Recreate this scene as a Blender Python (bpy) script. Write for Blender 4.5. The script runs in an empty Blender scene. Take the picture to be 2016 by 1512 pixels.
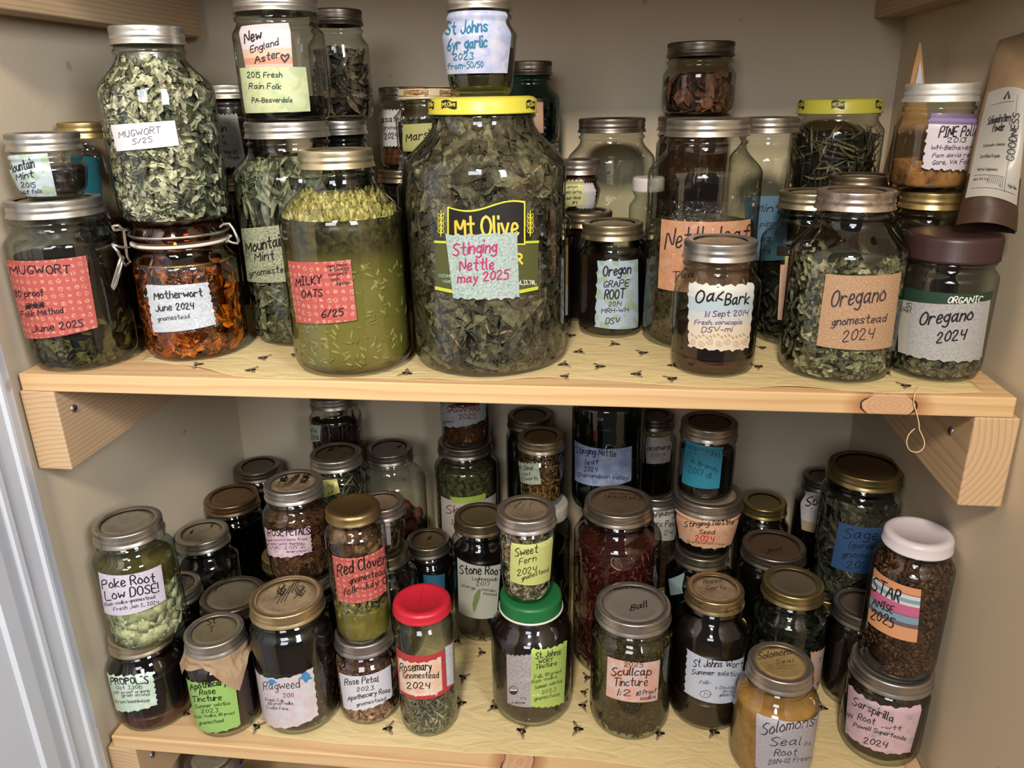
import bpy, math, random
from math import sin, cos, pi, sqrt, atan2, hypot
from mathutils import Vector

# ------------------------------------------------------------------ camera
SC = bpy.context.scene
COL = SC.collection
CAM = Vector((.0752, -.6721, .2525)); PIT, YAW, ROL, FPX = .3563, -.1253, -.0195, 1519.8
_fw = Vector((sin(YAW)*cos(PIT), cos(YAW)*cos(PIT), -sin(PIT)))
_r = Vector((cos(YAW), -sin(YAW), 0)); _u = _r.cross(_fw)
CR = _r*cos(ROL)+_u*sin(ROL); CU = _u*cos(ROL)-_r*sin(ROL)
cd = bpy.data.cameras.new('camera'); cam = bpy.data.objects.new('camera', cd); COL.objects.link(cam)
cd.sensor_width = 36; cd.lens = FPX/2016*36; cd.clip_start = .02
from mathutils import Matrix
M = Matrix((CR, CU, -_fw)).transposed().to_4x4(); M.translation = CAM
cam.matrix_world = M
SC.camera = cam

# ------------------------------------------------------------------ world, lights, exposure
W = bpy.data.worlds.new('world'); SC.world = W; W.use_nodes = True
W.node_tree.nodes['Background'].inputs[0].default_value = (.68, .68, .70, 1)
W.node_tree.nodes['Background'].inputs[1].default_value = .07
SC.view_settings.view_transform = 'Standard'; SC.view_settings.look = 'None'
SC.view_settings.exposure = 0.76; SC.view_settings.gamma = 1; SC.view_settings.use_curve_mapping = False
def area(name, loc, target, sx, sy, watts, col):
    l = bpy.data.lights.new(name, 'AREA'); l.shape = 'RECTANGLE'; l.size = sx; l.size_y = sy
    l.energy = watts; l.color = col
    o = bpy.data.objects.new(name, l); COL.objects.link(o); o.location = loc
    o.rotation_euler = (Vector(target)-Vector(loc)).to_track_quat('-Z', 'Y').to_euler()
area('ceiling_lamp', (-.05, -1.55, 1.22), (0, .15, -.15), .22, .22, 23, (1, .88, .73))
area('window_daylight', (.95, -1.25, .74), (0, .1, 0), .42, .70, 15, (.87, .93, 1))
area('fill_light_far', (-.25, -2.3, .95), (0, .1, -.2), .8, .8, 11, (.90, .94, 1))  # added fill light with no window behind it; brightens the right wall
cy = SC.cycles
cy.use_denoising = True; cy.max_bounces = 8; cy.diffuse_bounces = 3; cy.glossy_bounces = 4
cy.transparent_max_bounces = 40; cy.transmission_bounces = 4; cy.caustics_reflective = False; cy.caustics_refractive = False
cy.sample_clamp_indirect = 4

# ------------------------------------------------------------------ pixel helpers (photo frame 2016 x 1512)
def ray(px, py): return (_fw*FPX + CR*(px-1008) - CU*(py-756)).normalized()
def on(px, py, ax, v):
    d = ray(px, py); return CAM + d*((v-CAM[ax])/d[ax])
def depth(p): return (Vector(p)-CAM).dot(_fw)

# ------------------------------------------------------------------ materials
MATS = {}
def lin(c):
    return tuple(((x/12.92) if x <= .04045 else ((x+.055)/1.055)**2.4) for x in c[:3])+(1,)
class NT:
    def __init__(s, name):
        s.m = bpy.data.materials.new(name); s.m.use_nodes = True; s.t = s.m.node_tree; s.t.nodes.clear()
        s.out = s.n('ShaderNodeOutputMaterial')
    def n(s, typ, ins=None, **kw):
        nd = s.t.nodes.new(typ)
        for k, v in kw.items(): setattr(nd, k, v)
        for k, v in (ins or {}).items():
            i = nd.inputs[k]
            if isinstance(v, bpy.types.NodeSocket): s.t.links.new(v, i)
            else: i.default_value = v
        return nd
    def math(s, op, a, b=0, c=None):
        ins = {0: a, 1: b}
        if c is not None: ins[2] = c
        return s.n('ShaderNodeMath', ins, operation=op).outputs[0]
    def mix(s, f, a, b):
        nd = s.n('ShaderNodeMix', data_type='RGBA')
        for i, v in ((0, f), (6, a), (7, b)):
            if isinstance(v, bpy.types.NodeSocket): s.t.links.new(v, nd.inputs[i])
            else: nd.inputs[i].default_value = v
        return nd.outputs[2]
    def ramp(s, f, stops, const=False):
        nd = s.n('ShaderNodeValToRGB', {0: f}); e = nd.color_ramp.elements
        if const: nd.color_ramp.interpolation = 'CONSTANT'
        c4 = lambda c: tuple(c) if len(c) == 4 else tuple(c)+(1,)
        e[1].position = min(1, stops[-1][0]); e[1].color = c4(stops[-1][1])
        e[0].position = stops[0][0]; e[0].color = c4(stops[0][1])
        for p, c in stops[1:-1]: e.new(p).color = c4(c)
        return nd.outputs[0]
    def noise(s, vec, scale, detail=4, rough=.55, dist=0):
        return s.n('ShaderNodeTexNoise', {'Vector': vec, 'Scale': scale, 'Detail': detail, 'Roughness': rough, 'Distortion': dist}).outputs
    def obj(s): return s.n('ShaderNodeTexCoord').outputs['Object']
    def uv(s, name='UVMap'): return s.n('ShaderNodeUVMap', uv_map=name).outputs[0]
    def bsdf(s, col, rough=.5, metal=0, **kw):
        b = s.n('ShaderNodeBsdfPrincipled', {'Base Color': col, 'Roughness': rough, 'Metallic': metal})
        for k, v in kw.items():
            i = b.inputs[k.replace('_', ' ')]
            if isinstance(v, bpy.types.NodeSocket): s.t.links.new(v, i)
            else: i.default_value = v
        s.t.links.new(b.outputs[0], s.out.inputs[0]); return b
    def bump(s, h, strength=.3, dist=.001):
        return s.n('ShaderNodeBump', {'Height': h, 'Strength': strength, 'Distance': dist}).outputs[0]
def cached(fn):
    def g(*a):
        k = (fn.__name__,)+a
        if k not in MATS: MATS[k] = fn(*a)
        return MATS[k]
    return g

@cached
def glass(tint=(.97, .98, .96), edge=(.27, .30, .26)):
    t = NT('jar_glass')
    f = t.n('ShaderNodeLayerWeight', {'Blend': .5}).outputs['Facing']
    f3 = t.math('POWER', f, 2.6); f5 = t.math('POWER', f, 4.0)
    col = t.mix(f3, lin(tint), lin(edge))
    tr = t.n('ShaderNodeBsdfTransparent', {0: col})
    o = t.obj()
    bp = t.bump(t.noise(o, 38, 2)[0], .12, .004)
    gl = t.n('ShaderNodeBsdfGlossy', {0: (1, 1, 1, 1), 'Roughness': .045, 'Normal': bp})
    fac = t.math('MINIMUM', t.math('MULTIPLY_ADD', f5, .55, .075), .8)
    mx = t.n('ShaderNodeMixShader', {0: fac, 1: tr.outputs[0], 2: gl.outputs[0]})
    t.t.links.new(mx.outputs[0], t.out.inputs[0]); return t.m
@cached
def metal(col, rough=.32, wear=.25):
    t = NT('tin_metal'); o = t.obj()
    n = t.noise(o, 60, 5, .65)[0]
    c = t.mix(t.math('MULTIPLY', t.ramp(n, [(.52, (0, 0, 0)), (.75, (1, 1, 1))]), wear), lin(col), lin((.30, .20, .12)))
    r = t.math('MULTIPLY_ADD', n, .25, rough-.1)
    t.bsdf(c, r, .92); return t.m
@cached
def disc(col, dirt):
    t = NT('dusty_lid_metal'); o = t.obj()
    n = t.noise(o, 45, 6, .7)[0]
    c = t.mix(t.math('MULTIPLY', t.ramp(n, [(.42, (0, 0, 0)), (.7, (1, 1, 1))]), dirt), lin(col), lin((.33, .24, .15)))
    t.bsdf(c, t.math('MULTIPLY_ADD', n, .3, .30), .38); return t.m
@cached
def plain(col, rough=.5, metalv=0.0, var=.12, name='plain'):
    t = NT(name); o = t.obj(); n = t.noise(o, 90, 3)[0]
    c = t.mix(t.math('MULTIPLY', n, var), lin(col), lin(tuple(x*.45 for x in col)))
    t.bsdf(c, rough, metalv); return t.m
def dull(c, k=.52):
    if c[1] < c[0]*.97: k *= .45
    l = .35*c[0]+.5*c[1]+.15*c[2]; return tuple((x*(1-k)+l*k)*w for x, w in zip(c[:3], (1.03, 1.0, .92)))
@cached
def herb(col, spread=.38):
    col = dull(col)
    t = NT('dried_herb'); o = t.obj(); n = t.noise(o, 150, 4, .6)[0]
    c = t.mix(t.ramp(n, [(.35, (0, 0, 0)), (.68, (1, 1, 1))]), lin(tuple(x*(1-spread) for x in col)), lin(tuple(min(1, x*1.12) for x in col)))
    t.bsdf(c, .75, 0, Specular_IOR_Level=.15); return t.m
@cached
def mass(col, col2, scale=160):
    col = dull(col); col2 = dull(col2)
    t = NT('packed_herb'); o = t.obj(); n = t.noise(o, scale, 6, .7, .6)[0]
    c = t.ramp(n, [(.36, lin(tuple(x*.4 for x in col))), (.5, lin(col)), (.64, lin(col2))])
    t.bsdf(c, .8, 0, Specular_IOR_Level=.1, Normal=t.bump(n, .7, .002)); return t.m
@cached
def liquid(col, col2):
    t = NT('steeping_liquid'); o = t.obj(); n = t.noise(o, 55, 5, .65, .4)[0]
    c = t.ramp(n, [(.45, lin(col)), (.72, lin(col2))])
    t.bsdf(c, .3, 0, Specular_IOR_Level=.2); return t.m
@cached
def graded(H, *stops):
    t = NT('settling_liquid'); o = t.obj(); n = t.noise(o, 110, 5, .7, .5)[0]
    z = t.n('ShaderNodeSeparateXYZ', {0: o}).outputs[2]
    f = t.math('ADD', t.math('DIVIDE', z, H), t.math('MULTIPLY_ADD', n, .12, -.06))
    c = t.ramp(f, [(p, lin(q)) for p, q in stops])
    c = t.mix(t.math('MULTIPLY', t.ramp(n, [(.4, (0, 0, 0)), (.65, (1, 1, 1))]), .35), c, lin((.50, .47, .24)))
    t.bsdf(c, .35, 0, Specular_IOR_Level=.2); return t.m
@cached
def ink(col=(.07, .06, .08)):
    t = NT('marker_ink'); t.bsdf(lin(col), .5); return t.m
@cached
def paper(kind, *cols):
    t = NT(kind+'_paper'); u = t.uv(); nrm = t.uv('nrm')
    fine = t.noise(u, 9, 5, .7)[0]
    mute = lambda c: tuple((x*.84+(.35*c[0]+.5*c[1]+.15*c[2])*.16)*.94 for x in c[:3])+tuple(c[3:])
    cols = [mute(c) for c in cols]; C = [lin(c) for c in cols]
    if kind == 'plain':
        c = t.mix(t.math('MULTIPLY', fine, .22), C[0], lin(tuple(x*.7 for x in cols[0])))
    elif kind == 'wash':                      # watercolour wash of two or three colours
        n = t.noise(u, .75, 4, .6, .5)[0]
        st = [(.40, C[0]), (.54, C[1])] + ([(.66, C[2])] if len(C) > 2 else [])
        c = t.mix(t.math('MULTIPLY', fine, .15), t.ramp(n, st), (.9, .9, .9, 1))
    elif kind == 'floral':                    # little cream flower rings on red
        v = t.n('ShaderNodeTexVoronoi', {'Vector': u, 'Scale': 1.4, 'Randomness': .22}); d = v.outputs['Distance']
        ring = t.ramp(d, [(0, (1, 1, 1)), (.05, (.8, .8, .8)), (.08, (0, 0, 0)), (.13, (0, 0, 0)), (.17, (1, 1, 1)), (.30, (1, 1, 1)), (.33, (0, 0, 0))])
        pet = t.ramp(t.n('ShaderNodeTexVoronoi', {'Vector': u, 'Scale': 9.0}).outputs['Distance'], [(.38, (1, 1, 1)), (.6, (.1, .1, .1))])
        c = t.mix(t.math('MULTIPLY', t.math('MULTIPLY', ring, pet), .8), C[0], C[1])
        c = t.mix(t.math('MULTIPLY', fine, .12), c, (.2, .03, .03, 1))
    elif kind == 'linen':
        g = t.noise(t.n('ShaderNodeMapping', {0: u, 3: (4, 30, 1)}).outputs[0], 1.2, 3)[0]
        h = t.noise(t.n('ShaderNodeMapping', {0: u, 3: (30, 4, 1)}).outputs[0], 1.2, 3)[0]
        c = t.ramp(t.math('MULTIPLY_ADD', t.math('ADD', g, h), .35, t.math('MULTIPLY', fine, .3)), [(.42, C[0]), (.49, C[0]), (.56, C[1])])
    elif kind == 'speck':                     # mottled print
        n = t.noise(u, 5, 4, .65, .8)[0]
        c = t.ramp(n, [(.40, C[0]), (.55, C[1])])
    elif kind == 'leafy':
        v = t.n('ShaderNodeTexVoronoi', {'Vector': u, 'Scale': 1.3, 'Randomness': 1.0}).outputs['Color']
        g = t.n('ShaderNodeSeparateColor', {0: v}).outputs[0]
        c = t.mix(t.ramp(g, [(.5, (0, 0, 0)), (.75, (1, 1, 1))]), C[0], C[1])
        c = t.mix(t.math('MULTIPLY', fine, .3), c, (.75, .78, .8, 1))
    elif kind == 'bands':                     # printed stripes from top to bottom: colour, end, colour, end ...
        y = t.n('ShaderNodeSeparateXYZ', {0: nrm}).outputs[1]
        st = []; a = 0.0
        for i in range(0, len(cols)):
            st.append((a, lin(cols[i][:3]))); a = cols[i][3]
        c = t.ramp(t.math('SUBTRACT', 1.0, y), st, True)
        c = t.mix(t.math('MULTIPLY', fine, .08), c, (.5, .5, .5, 1))
    t.bsdf(c, .55, 0, Coat_Weight=.12, Coat_Roughness=.2); return t.m
def wood(name, axis, pith, base=(.90, .77, .58), dark=(.80, .60, .40), freq=150, knots=(), dist=1.6):
    t = NT(name); o = t.obj()
    st = [1, 1, 1]; st[axis] = .10
    mp = t.n('ShaderNodeMapping', {0: o, 1: tuple(-p for p in pith)}).outputs[0]
    ns = t.n('ShaderNodeMapping', {0: o, 3: tuple(st)}).outputs[0]
    nz = t.noise(ns, 22, 3, .5)[1]
    vv = t.n('ShaderNodeVectorMath', {0: mp, 1: t.n('ShaderNodeVectorMath', {0: nz, 3: .016*dist}, operation='SCALE').outputs[0]}, operation='ADD').outputs[0]
    sx = t.n('ShaderNodeSeparateXYZ', {0: vv}).outputs
    a, b = [i for i in range(3) if i != axis]
    d = t.math('SQRT', t.math('ADD', t.math('MULTIPLY', sx[a], sx[a]), t.math('MULTIPLY', sx[b], sx[b])))
    fr = t.math('FRACT', t.math('MULTIPLY', d, freq))
    ring = t.ramp(fr, [(0, (.05,)*3), (.55, (.22,)*3), (.88, (1,)*3), (1, (.1,)*3)])
    fib = t.noise(t.n('ShaderNodeMapping', {0: o, 3: tuple(.03 if i == axis else 1 for i in range(3))}).outputs[0], 420, 3)[0]
    c = t.mix(t.math('MULTIPLY', ring, .6), lin(base), lin(dark))
    c = t.mix(t.math('MULTIPLY', fib, .28), c, lin(tuple(x*.72 for x in base)))
    for (kx, ky, kz, rx, rz) in knots:
        s = t.n('ShaderNodeSeparateXYZ', {0: t.n('ShaderNodeMapping', {0: o, 1: (-kx, -ky, -kz)}).outputs[0]}).outputs
        px = t.math('DIVIDE', s[0], rx); pz = t.math('DIVIDE', s[2] if rz < 1 else s[1], rz if rz < 1 else rz-1)
        wob = t.noise(o, 90, 2)[0]
        kd = t.math('ADD', t.math('SQRT', t.math('ADD', t.math('MULTIPLY', px, px), t.math('MULTIPLY', pz, pz))), t.math('MULTIPLY_ADD', wob, .3, -.15))
        kh = t.math('MULTIPLY', kd, .5)
        rings = t.math('MULTIPLY', t.math('FRACT', t.math('MULTIPLY', kd, 5)), .35)
        kc = t.mix(rings, lin((.80, .64, .50)), lin((.62, .45, .34)))
        sd = t.ramp(t.math('ABSOLUTE', px), [(.55, (0, 0, 0)), (.85, (1, 1, 1))])
        kc = t.mix(t.math('MULTIPLY', sd, t.ramp(kh, [(.455, (0, 0, 0)), (.475, (1, 1, 1)), (.50, (1, 1, 1)), (.515, (0, 0, 0))])), kc, lin((.16, .09, .06)))
        c = t.mix(t.ramp(kh, [(.52, (.75, .75, .75)), (.85, (0, 0, 0))]), c, lin((.62, .36, .22)))
        c = t.mix(t.ramp(kh, [(.50, (1, 1, 1)), (.52, (0, 0, 0))]), c, kc)
    t.bsdf(c, .55, 0, Specular_IOR_Level=.3, Normal=t.bump(fib, .15, .001)); return t.m
def paint(name, col, scale=220, rough=.6, bump=.12):
    t = NT(name); o = t.obj(); n = t.noise(o, scale, 4)[0]; b = t.noise(o, 5, 3)[0]
    c = t.mix(t.math('MULTIPLY', b, .16), lin(col), lin(tuple(x*.86 for x in col)))
    sp = t.ramp(t.noise(o, 34, 2, .4)[0], [(.74, (0, 0, 0)), (.78, (1, 1, 1))])
    c = t.mix(t.math('MULTIPLY', sp, .35), c, lin((.35, .28, .22)))
    t.bsdf(c, rough, 0, Normal=t.bump(n, bump, .001)); return t.m

# ------------------------------------------------------------------ mesh helpers
class MB:
    """verts / faces / material index collector"""
    def __init__(s): s.v = []; s.f = []; s.m = []; s.mats = []; s.uv = None
    def mi(s, mat):
        if mat not in s.mats: s.mats.append(mat)
        return s.mats.index(mat)
    def add(s, vs, fs, mat):
        o = len(s.v); k = s.mi(mat)
        s.v += [tuple(p) for p in vs]; s.f += [tuple(i+o for i in f) for f in fs]; s.m += [k]*len(fs)
    def lathe(s, prof, mat, n=56, cx=0, cy_=0, cz=0, rfn=None, matfn=None):
        vs = []; fs = []; idx = []
        for j, (r, z) in enumerate(prof):
            if r < 1e-6: idx.append([len(vs)]); vs.append((cx, cy_, cz+z))
            else:
                row = []
                for i in range(n):
                    a = 2*pi*i/n; rr = r if rfn is None else rfn(i, a, r, z, j)
                    row.append(len(vs)); vs.append((cx+rr*sin(a), cy_-rr*cos(a), cz+z))
                idx.append(row)
        for A, B in zip(idx, idx[1:]):
            for i in range(n):
                k = (i+1) % n
                if len(A) == 1 and len(B) == 1: continue
                if len(A) == 1: fs.append((A[0], B[k], B[i]))
                elif len(B) == 1: fs.append((A[i], A[k], B[0]))
                else: fs.append((A[i], A[k], B[k], B[i]))
        s.add(vs, fs, mat)
    def box(s, lo, hi, mat):
        x0, y0, z0 = lo; x1, y1, z1 = hi
        s.add([(x0, y0, z0), (x1, y0, z0), (x1, y1, z0), (x0, y1, z0), (x0, y0, z1), (x1, y0, z1), (x1, y1, z1), (x0, y1, z1)],
              [(0, 3, 2, 1), (4, 5, 6, 7), (0, 1, 5, 4), (1, 2, 6, 5), (2, 3, 7, 6), (3, 0, 4, 7)], mat)
    def tube(s, pts, r, mat, n=8, closed=False):
        P = [Vector(p) for p in pts]; vs = []; fs = []; N = len(P)
        ref = Vector((.3, .9, .2)).normalized()
        for i, p in enumerate(P):
            d = (P[(i+1) % N]-P[i-1]) if closed else (P[min(i+1, N-1)]-P[max(i-1, 0)])
            d.normalize(); a = d.cross(ref).normalized(); b = d.cross(a)
            for k in range(n):
                t = 2*pi*k/n; vs.append(p+a*(r*cos(t))+b*(r*sin(t)))
        for i in range(N if closed else N-1):
            for k in range(n):
                j = (i+1) % N; l = (k+1) % n
                fs.append((i*n+k, i*n+l, j*n+l, j*n+k))
        if not closed:
            fs.append(tuple(range(n))[::-1]); fs.append(tuple((N-1)*n+k for k in range(n)))
        s.add(vs, fs, mat)
    def build(s, name, parent=None, smooth=True, uv=None, bevel=0):
        me = bpy.data.meshes.new(name); me.from_pydata(s.v, [], s.f)
        for m in s.mats: me.materials.append(m)
        me.polygons.foreach_set('material_index', s.m)
        if smooth: me.polygons.foreach_set('use_smooth', [True]*len(s.f))
        if uv:
            for nm, arr in uv.items():
                l = me.uv_layers.new(name=nm)
                for i, lp in enumerate(me.loops): l.data[i].uv = arr[lp.vertex_index]
        me.update()
        o = bpy.data.objects.new(name, me); COL.objects.link(o)
        if parent: o.parent = parent
        if bevel:
            b = o.modifiers.new('bevel', 'BEVEL'); b.width = bevel; b.segments = 2; b.limit_method = 'ANGLE'
        return o
def tag(o, label, cat, group=None, kind=None):
    if label: o['label'] = label
    if cat: o['category'] = cat
    if group: o['group'] = group
    if kind: o['kind'] = kind
    return o
def empty(name, loc):
    e = bpy.data.objects.new(name, None); COL.objects.link(e); e.location = loc; e.empty_display_size = .01; return e

# ------------------------------------------------------------------ hand lettering: strokes on a small grid (x digit, y letter, d = baseline)
GL = {k: v for k, v in (x.split('=', 1) for x in '''A=0d3l6d|1g5g
B=0d0l4k5j4h0h5g5e3d0d
C=5k3l1k0h1e3d5e
D=0d0l3l5j5f3d0d
E=5l0l0d5d|0h4h
F=5l0l0d|0h4h
G=5k3l1k0h1e3d5e5g3g
H=0l0d|5l5d|0h5h
I=0l3l|1l2d|0d3d
J=4l4f3d1d0f
K=0l0d|5l0g5d
L=0l0d5d
M=0d0l3f6l6d
N=0d0l5d5l
O=3l1k0h1e3d5e6h5k3l
P=0d0l4l5j4h0h
Q=3l1k0h1e3d5e6h5k3l|4f6d
R=0d0l4l5j4h0h|2h5d
S=5k3l1k0j1i4g5f4d2d0e
T=0l6l|3l3d
U=0l0f2d4d5f5l
V=0l3d6l
W=0l2d4j6d8l
X=0l5d|5l0d
Y=0l3h6l|3h3d
Z=0l5l0d5d
a=4h2i0g1d3e4g|4i4e5d
b=0l0d|0g2i4g4e2d0e
c=4h2i0g0e2d4e
d=4g2i0g0e2d4f|4l4d
e=0f4g3i1i0f1d3d4e
f=4k3l2k2d|0i4i
g=4g2i0g0f2d4f|4i4b2a0b
h=0l0d|0g2i4h4d
i=0i0d|0k0l
j=2i2b1a0b|2k2l
k=0l0d|4i0f4d
l=0l0e1d
m=0i0d|0h2i3h3d|3h5i6h6d
n=0i0d|0g2i4h4d
o=2i0g0e2d4e4g2i
p=0i0a|0g2i4g4e2d0e
q=4g2i0g0e2d4f|4i4a
r=0i0d|0g2i4h
s=4h2i0h1g3f4e2d0e
t=2l2e3d4d|0i4i
u=0i0e2d4f|4i4d
v=0i2d4i
w=0i1d3h5d6i
x=0i4d|4i0d
y=0i2e|4i1a0a
z=0i4i0d4d
0=2l0j0f2d4f4j2l
1=1l1d
2=0j1l3l4j3h0d5d
3=0l4l2i4g4e2d0e
4=0l0h4h|4l4d
5=4l0l0i3i4f3d0d
6=4l1i0f1d3d4f3h0f
7=0l5l2d
8=2h0j2l4j2h0f2d4f2h
9=4i2h0j2l4j4i3d
:=0e0f|0h0i
.=0d0e
,=1e0c
-=0g3g
/=0d3l
!=0l0g|0d0e
'=0l0j
(=2m0i0e2b
)=0m2i2e0b
+=0g4g|2i2e
#=0d4l|2d6l|4d7k|0h6i
~=3d0h1j3h5j6h3d
%=0d8k0g7d1k6l3d8g0j5d'''.split('\n'))}
GL['='] = '0f4f|0h4h'
def glyph(ch):
    out = []
    for s in GL[ch].split('|'):
        p = [(int(s[i]), ord(s[i+1])-100) for i in range(0, len(s), 2)]
        if len(p) > 2:
            closed = p[0] == p[-1]
            for _ in range(2):
                q = [p[0]]
                for a, b in zip(p, p[1:]):
                    q += [(a[0]*.8+b[0]*.2, a[1]*.8+b[1]*.2), (a[0]*.2+b[0]*.8, a[1]*.2+b[1]*.8)]
                q.append(p[-1]); p = q
        out.append(p)
    return out
def text_strokes(text, jit=.35, slant=.12, seed=0):
    """polylines in units of cap height 1; returns (strokes, width)"""
    R = random.Random(hash_(text)+seed); x = 0; S = []
    for ch in text:
        if ch == ' ': x += 3.6; continue
        if ch not in GL: continue
        g = glyph(ch); w = max(p[0] for s in g for p in s)
        sc = 1+R.uniform(-.1, .1)*jit*2; dy = R.uniform(-.5, .5)*jit*1.6; ro = R.uniform(-.12, .12)*jit*2
        for s in g:
            S.append([((x+(px*sc)+py*(slant+ro*.6))/8, (py*sc+dy)/8) for px, py in s])
        x += w*sc+1.7+R.uniform(-.3, .3)*jit
    return S, max(.1, (x-1.7)/8)
def hash_(t):
    h = 7
    for c in t: h = (h*31+ord(c)) % 1000003
    return h
def ribbon(mb, line, w, mapf, mat):
    """flat stroke of width w along a 2-D polyline, mapped to 3-D by mapf(s, t)"""
    n = len(line)
    if n < 2: return
    vs = []; fs = []
    for i, (x, y) in enumerate(line):
        a = line[max(i-1, 0)]; b = line[min(i+1, n-1)]
        dx, dy = b[0]-a[0], b[1]-a[1]; l = hypot(dx, dy) or 1e-9; dx /= l; dy /= l
        ex = w*.35 if i in (0, n-1) else 0; sg = -1 if i == 0 else 1
        cx, cy2 = x+dx*ex*sg, y+dy*ex*sg
        vs.append(mapf(cx-dy*w/2, cy2+dx*w/2)); vs.append(mapf(cx+dy*w/2, cy2-dx*w/2))
    for i in range(n-1): fs.append((2*i, 2*i+1, 2*i+3, 2*i+2))
    mb.add(vs, fs, mat)

# ------------------------------------------------------------------ jars
ZL = -.4727
J = {}
def prof_body(kind, R, H, lr, lidh):
    rn = min(lr-.0035, R*.985); zt = H-lidh; neck = .0095
    if kind in ('lug', 'tub'): neck = .006
    sh = min(max((R-rn)*1.25+.004, .008), .4*H)
    zs = zt-neck-sh
    k = .86 if kind == 'jelly' else .97 if kind == 'taper' else 1.0
    if kind == 'jelly' and R < rn+.006: k = .84
    f = lambda z: R*(k+(1-k)*min(1, max(0, z/zs)))
    p = [(0, .0035), (R*k*.70, .003), (R*k*.80, 0), (R*k*.88, .0008), (R*k*.94, .0035), (f(.009)*.985, .009), (f(.016), .016)]
    nb = 5
    for i in range(1, nb+1): z = .016+(zs-.016)*i/nb; p.append((f(z), z))
    for i in range(1, 9):
        t = i/8; s = t*t*(3-2*t); p.append((R-(R-rn)*s, zs+sh*t))
    z0 = zt-neck
    p += [(rn, z0+.001), (rn+.0018, z0+.0025), (rn+.0024, z0+.0038), (rn+.0018, z0+.0052), (rn, z0+.0065), (rn, H-.003)]
    return p, zs, rn
def r_at(p, z):
    q = [x for x in p[2:]]
    for a, b in zip(q, q[1:]):
        if a[1] <= z <= b[1]: return a[0]+(b[0]-a[0])*((z-a[1])/max(1e-9, b[1]-a[1]))
    return q[-1][0] if z > q[-1][1] else q[0][0]

SILVER = (.80, .78, .74); GOLD = (.76, .66, .45); OLD = (.62, .55, .46); DARK = (.50, .47, .43)
def band_lid(e, H, lr, col=SILVER, dcol=(.62, .58, .50), dirt=.5, wear=.25, notes=(), rough=.32):
    """two-piece canning lid: flat disc and knurled screw band"""
    b = lr-.0012; m = metal(col, rough, wear)
    P = [(b-.0085, H-.0012), (b-.0075, H-.0002), (b-.002, H), (b-.0008, H-.0007), (b-.0002, H-.0018), (b-.0002, H-.0052), (b-.0009, H-.0062),
         (b-.0003, H-.0080), (b-.0001, H-.0100), (b-.0012, H-.0112), (b+.0001, H-.0126), (b+.0003, H-.0145), (b+.0012, H-.0158), (b+.0012, H-.0164), (b-.001, H-.0164), (b-.002, H-.004)]
    n = 132
    def rf(i, a, r, z, j): return r-(.0010 if (j in (4, 5) and i % 2) else 0)
    mb = MB(); mb.lathe(P, m, n, rfn=rf); mb.build('screw_band', e)
    d = MB(); dm = disc(dcol, dirt); q = b-.0075
    d.lathe([(0, H-.0024), (q*.72, H-.0024), (q*.78, H-.0019), (q*.86, H-.0019), (q*.90, H-.0030), (q+.0015, H-.0030), (q+.0015, H-.0045), (0, H-.0045)], dm, 48)
    lid_notes(d, e, H-.0022, notes)
    d.build('flat_lid', e)
def lid_notes(mb, e, z, notes):
    L = Vector(e.location)
    for nt in notes:
        txt, x0, y0, x1, y1, h = nt[:6]; col = (nt[6] if len(nt) > 6 else 0) or (.16, .12, .10); wgt = nt[7] if len(nt) > 7 else .12
        A = on(x0, y0, 2, L.z+z)-L; B = on(x1, y1, 2, L.z+z)-L; U = on(x0, y0-h, 2, L.z+z)-L
        S, w = text_strokes(txt, .5); ex = (B-A)/w; ez = U-A; hh = ez.length; wl = B-A
        for s in S:
            ribbon(mb, [(x*(wl.length/w), y*hh) for x, y in s], wgt*hh*.8, lambda a, b: tuple(A+wl.normalized()*a+ez.normalized()*b+Vector((0, 0, .0003))), ink(col))
def lug_lid(e, H, lr, col, h=.014, rough=.35, top=None, met=0.0, embossed=(), decals=()):
    """one-piece metal twist cap with rolled edge"""
    m = plain(col, rough, met, .05, 'cap_enamel') if not met else metal(col, rough, .1)
    mb = MB()
    mb.lathe([(0, H-.0012), (lr*.70, H-.0012), (lr*.74, H-.0002), (lr*.86, H), (lr*.93, H-.0008), (lr*.985, H-.0028), (lr, H-.005), (lr, H-h+.002), (lr+.0008, H-h+.0012), (lr+.0004, H-h), (lr-.002, H-h), (lr-.003, H-.004)], m, 72)
    lid_notes(mb, e, H-.0009, embossed)
    for d in decals: d(mb, lr)
    return mb.build('twist_cap', e)
def plastic_lid(e, H, lr, col, h=.02, ribs=True, ring=None):
    m = plain(col, .4, 0.0, .08, 'cap_plastic'); mb = MB()
    def rf(i, a, r, z, j): return r-(.0008 if (ribs and j in (4, 5) and i % 2) else 0)
    mb.lathe([(0, H-.0006), (lr*.6, H-.0006), (lr*.88, H), (lr*.97, H-.001), (lr, H-.004), (lr, H-h+.002), (lr+.0003, H-h), (lr-.002, H-h), (lr-.003, H-.004)], m, 120, rfn=rf)
    mb.build('plastic_cap', e)
    if ring:
        g = MB(); g.lathe([(lr-.002, H-h-.0001), (lr+.0014, H-h-.0003), (lr+.0016, H-h-.0022), (lr-.002, H-h-.0024)], plain(ring, .5, 0.0, .05, 'cap_plastic'), 72); g.build('tamper_ring', e)

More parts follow.
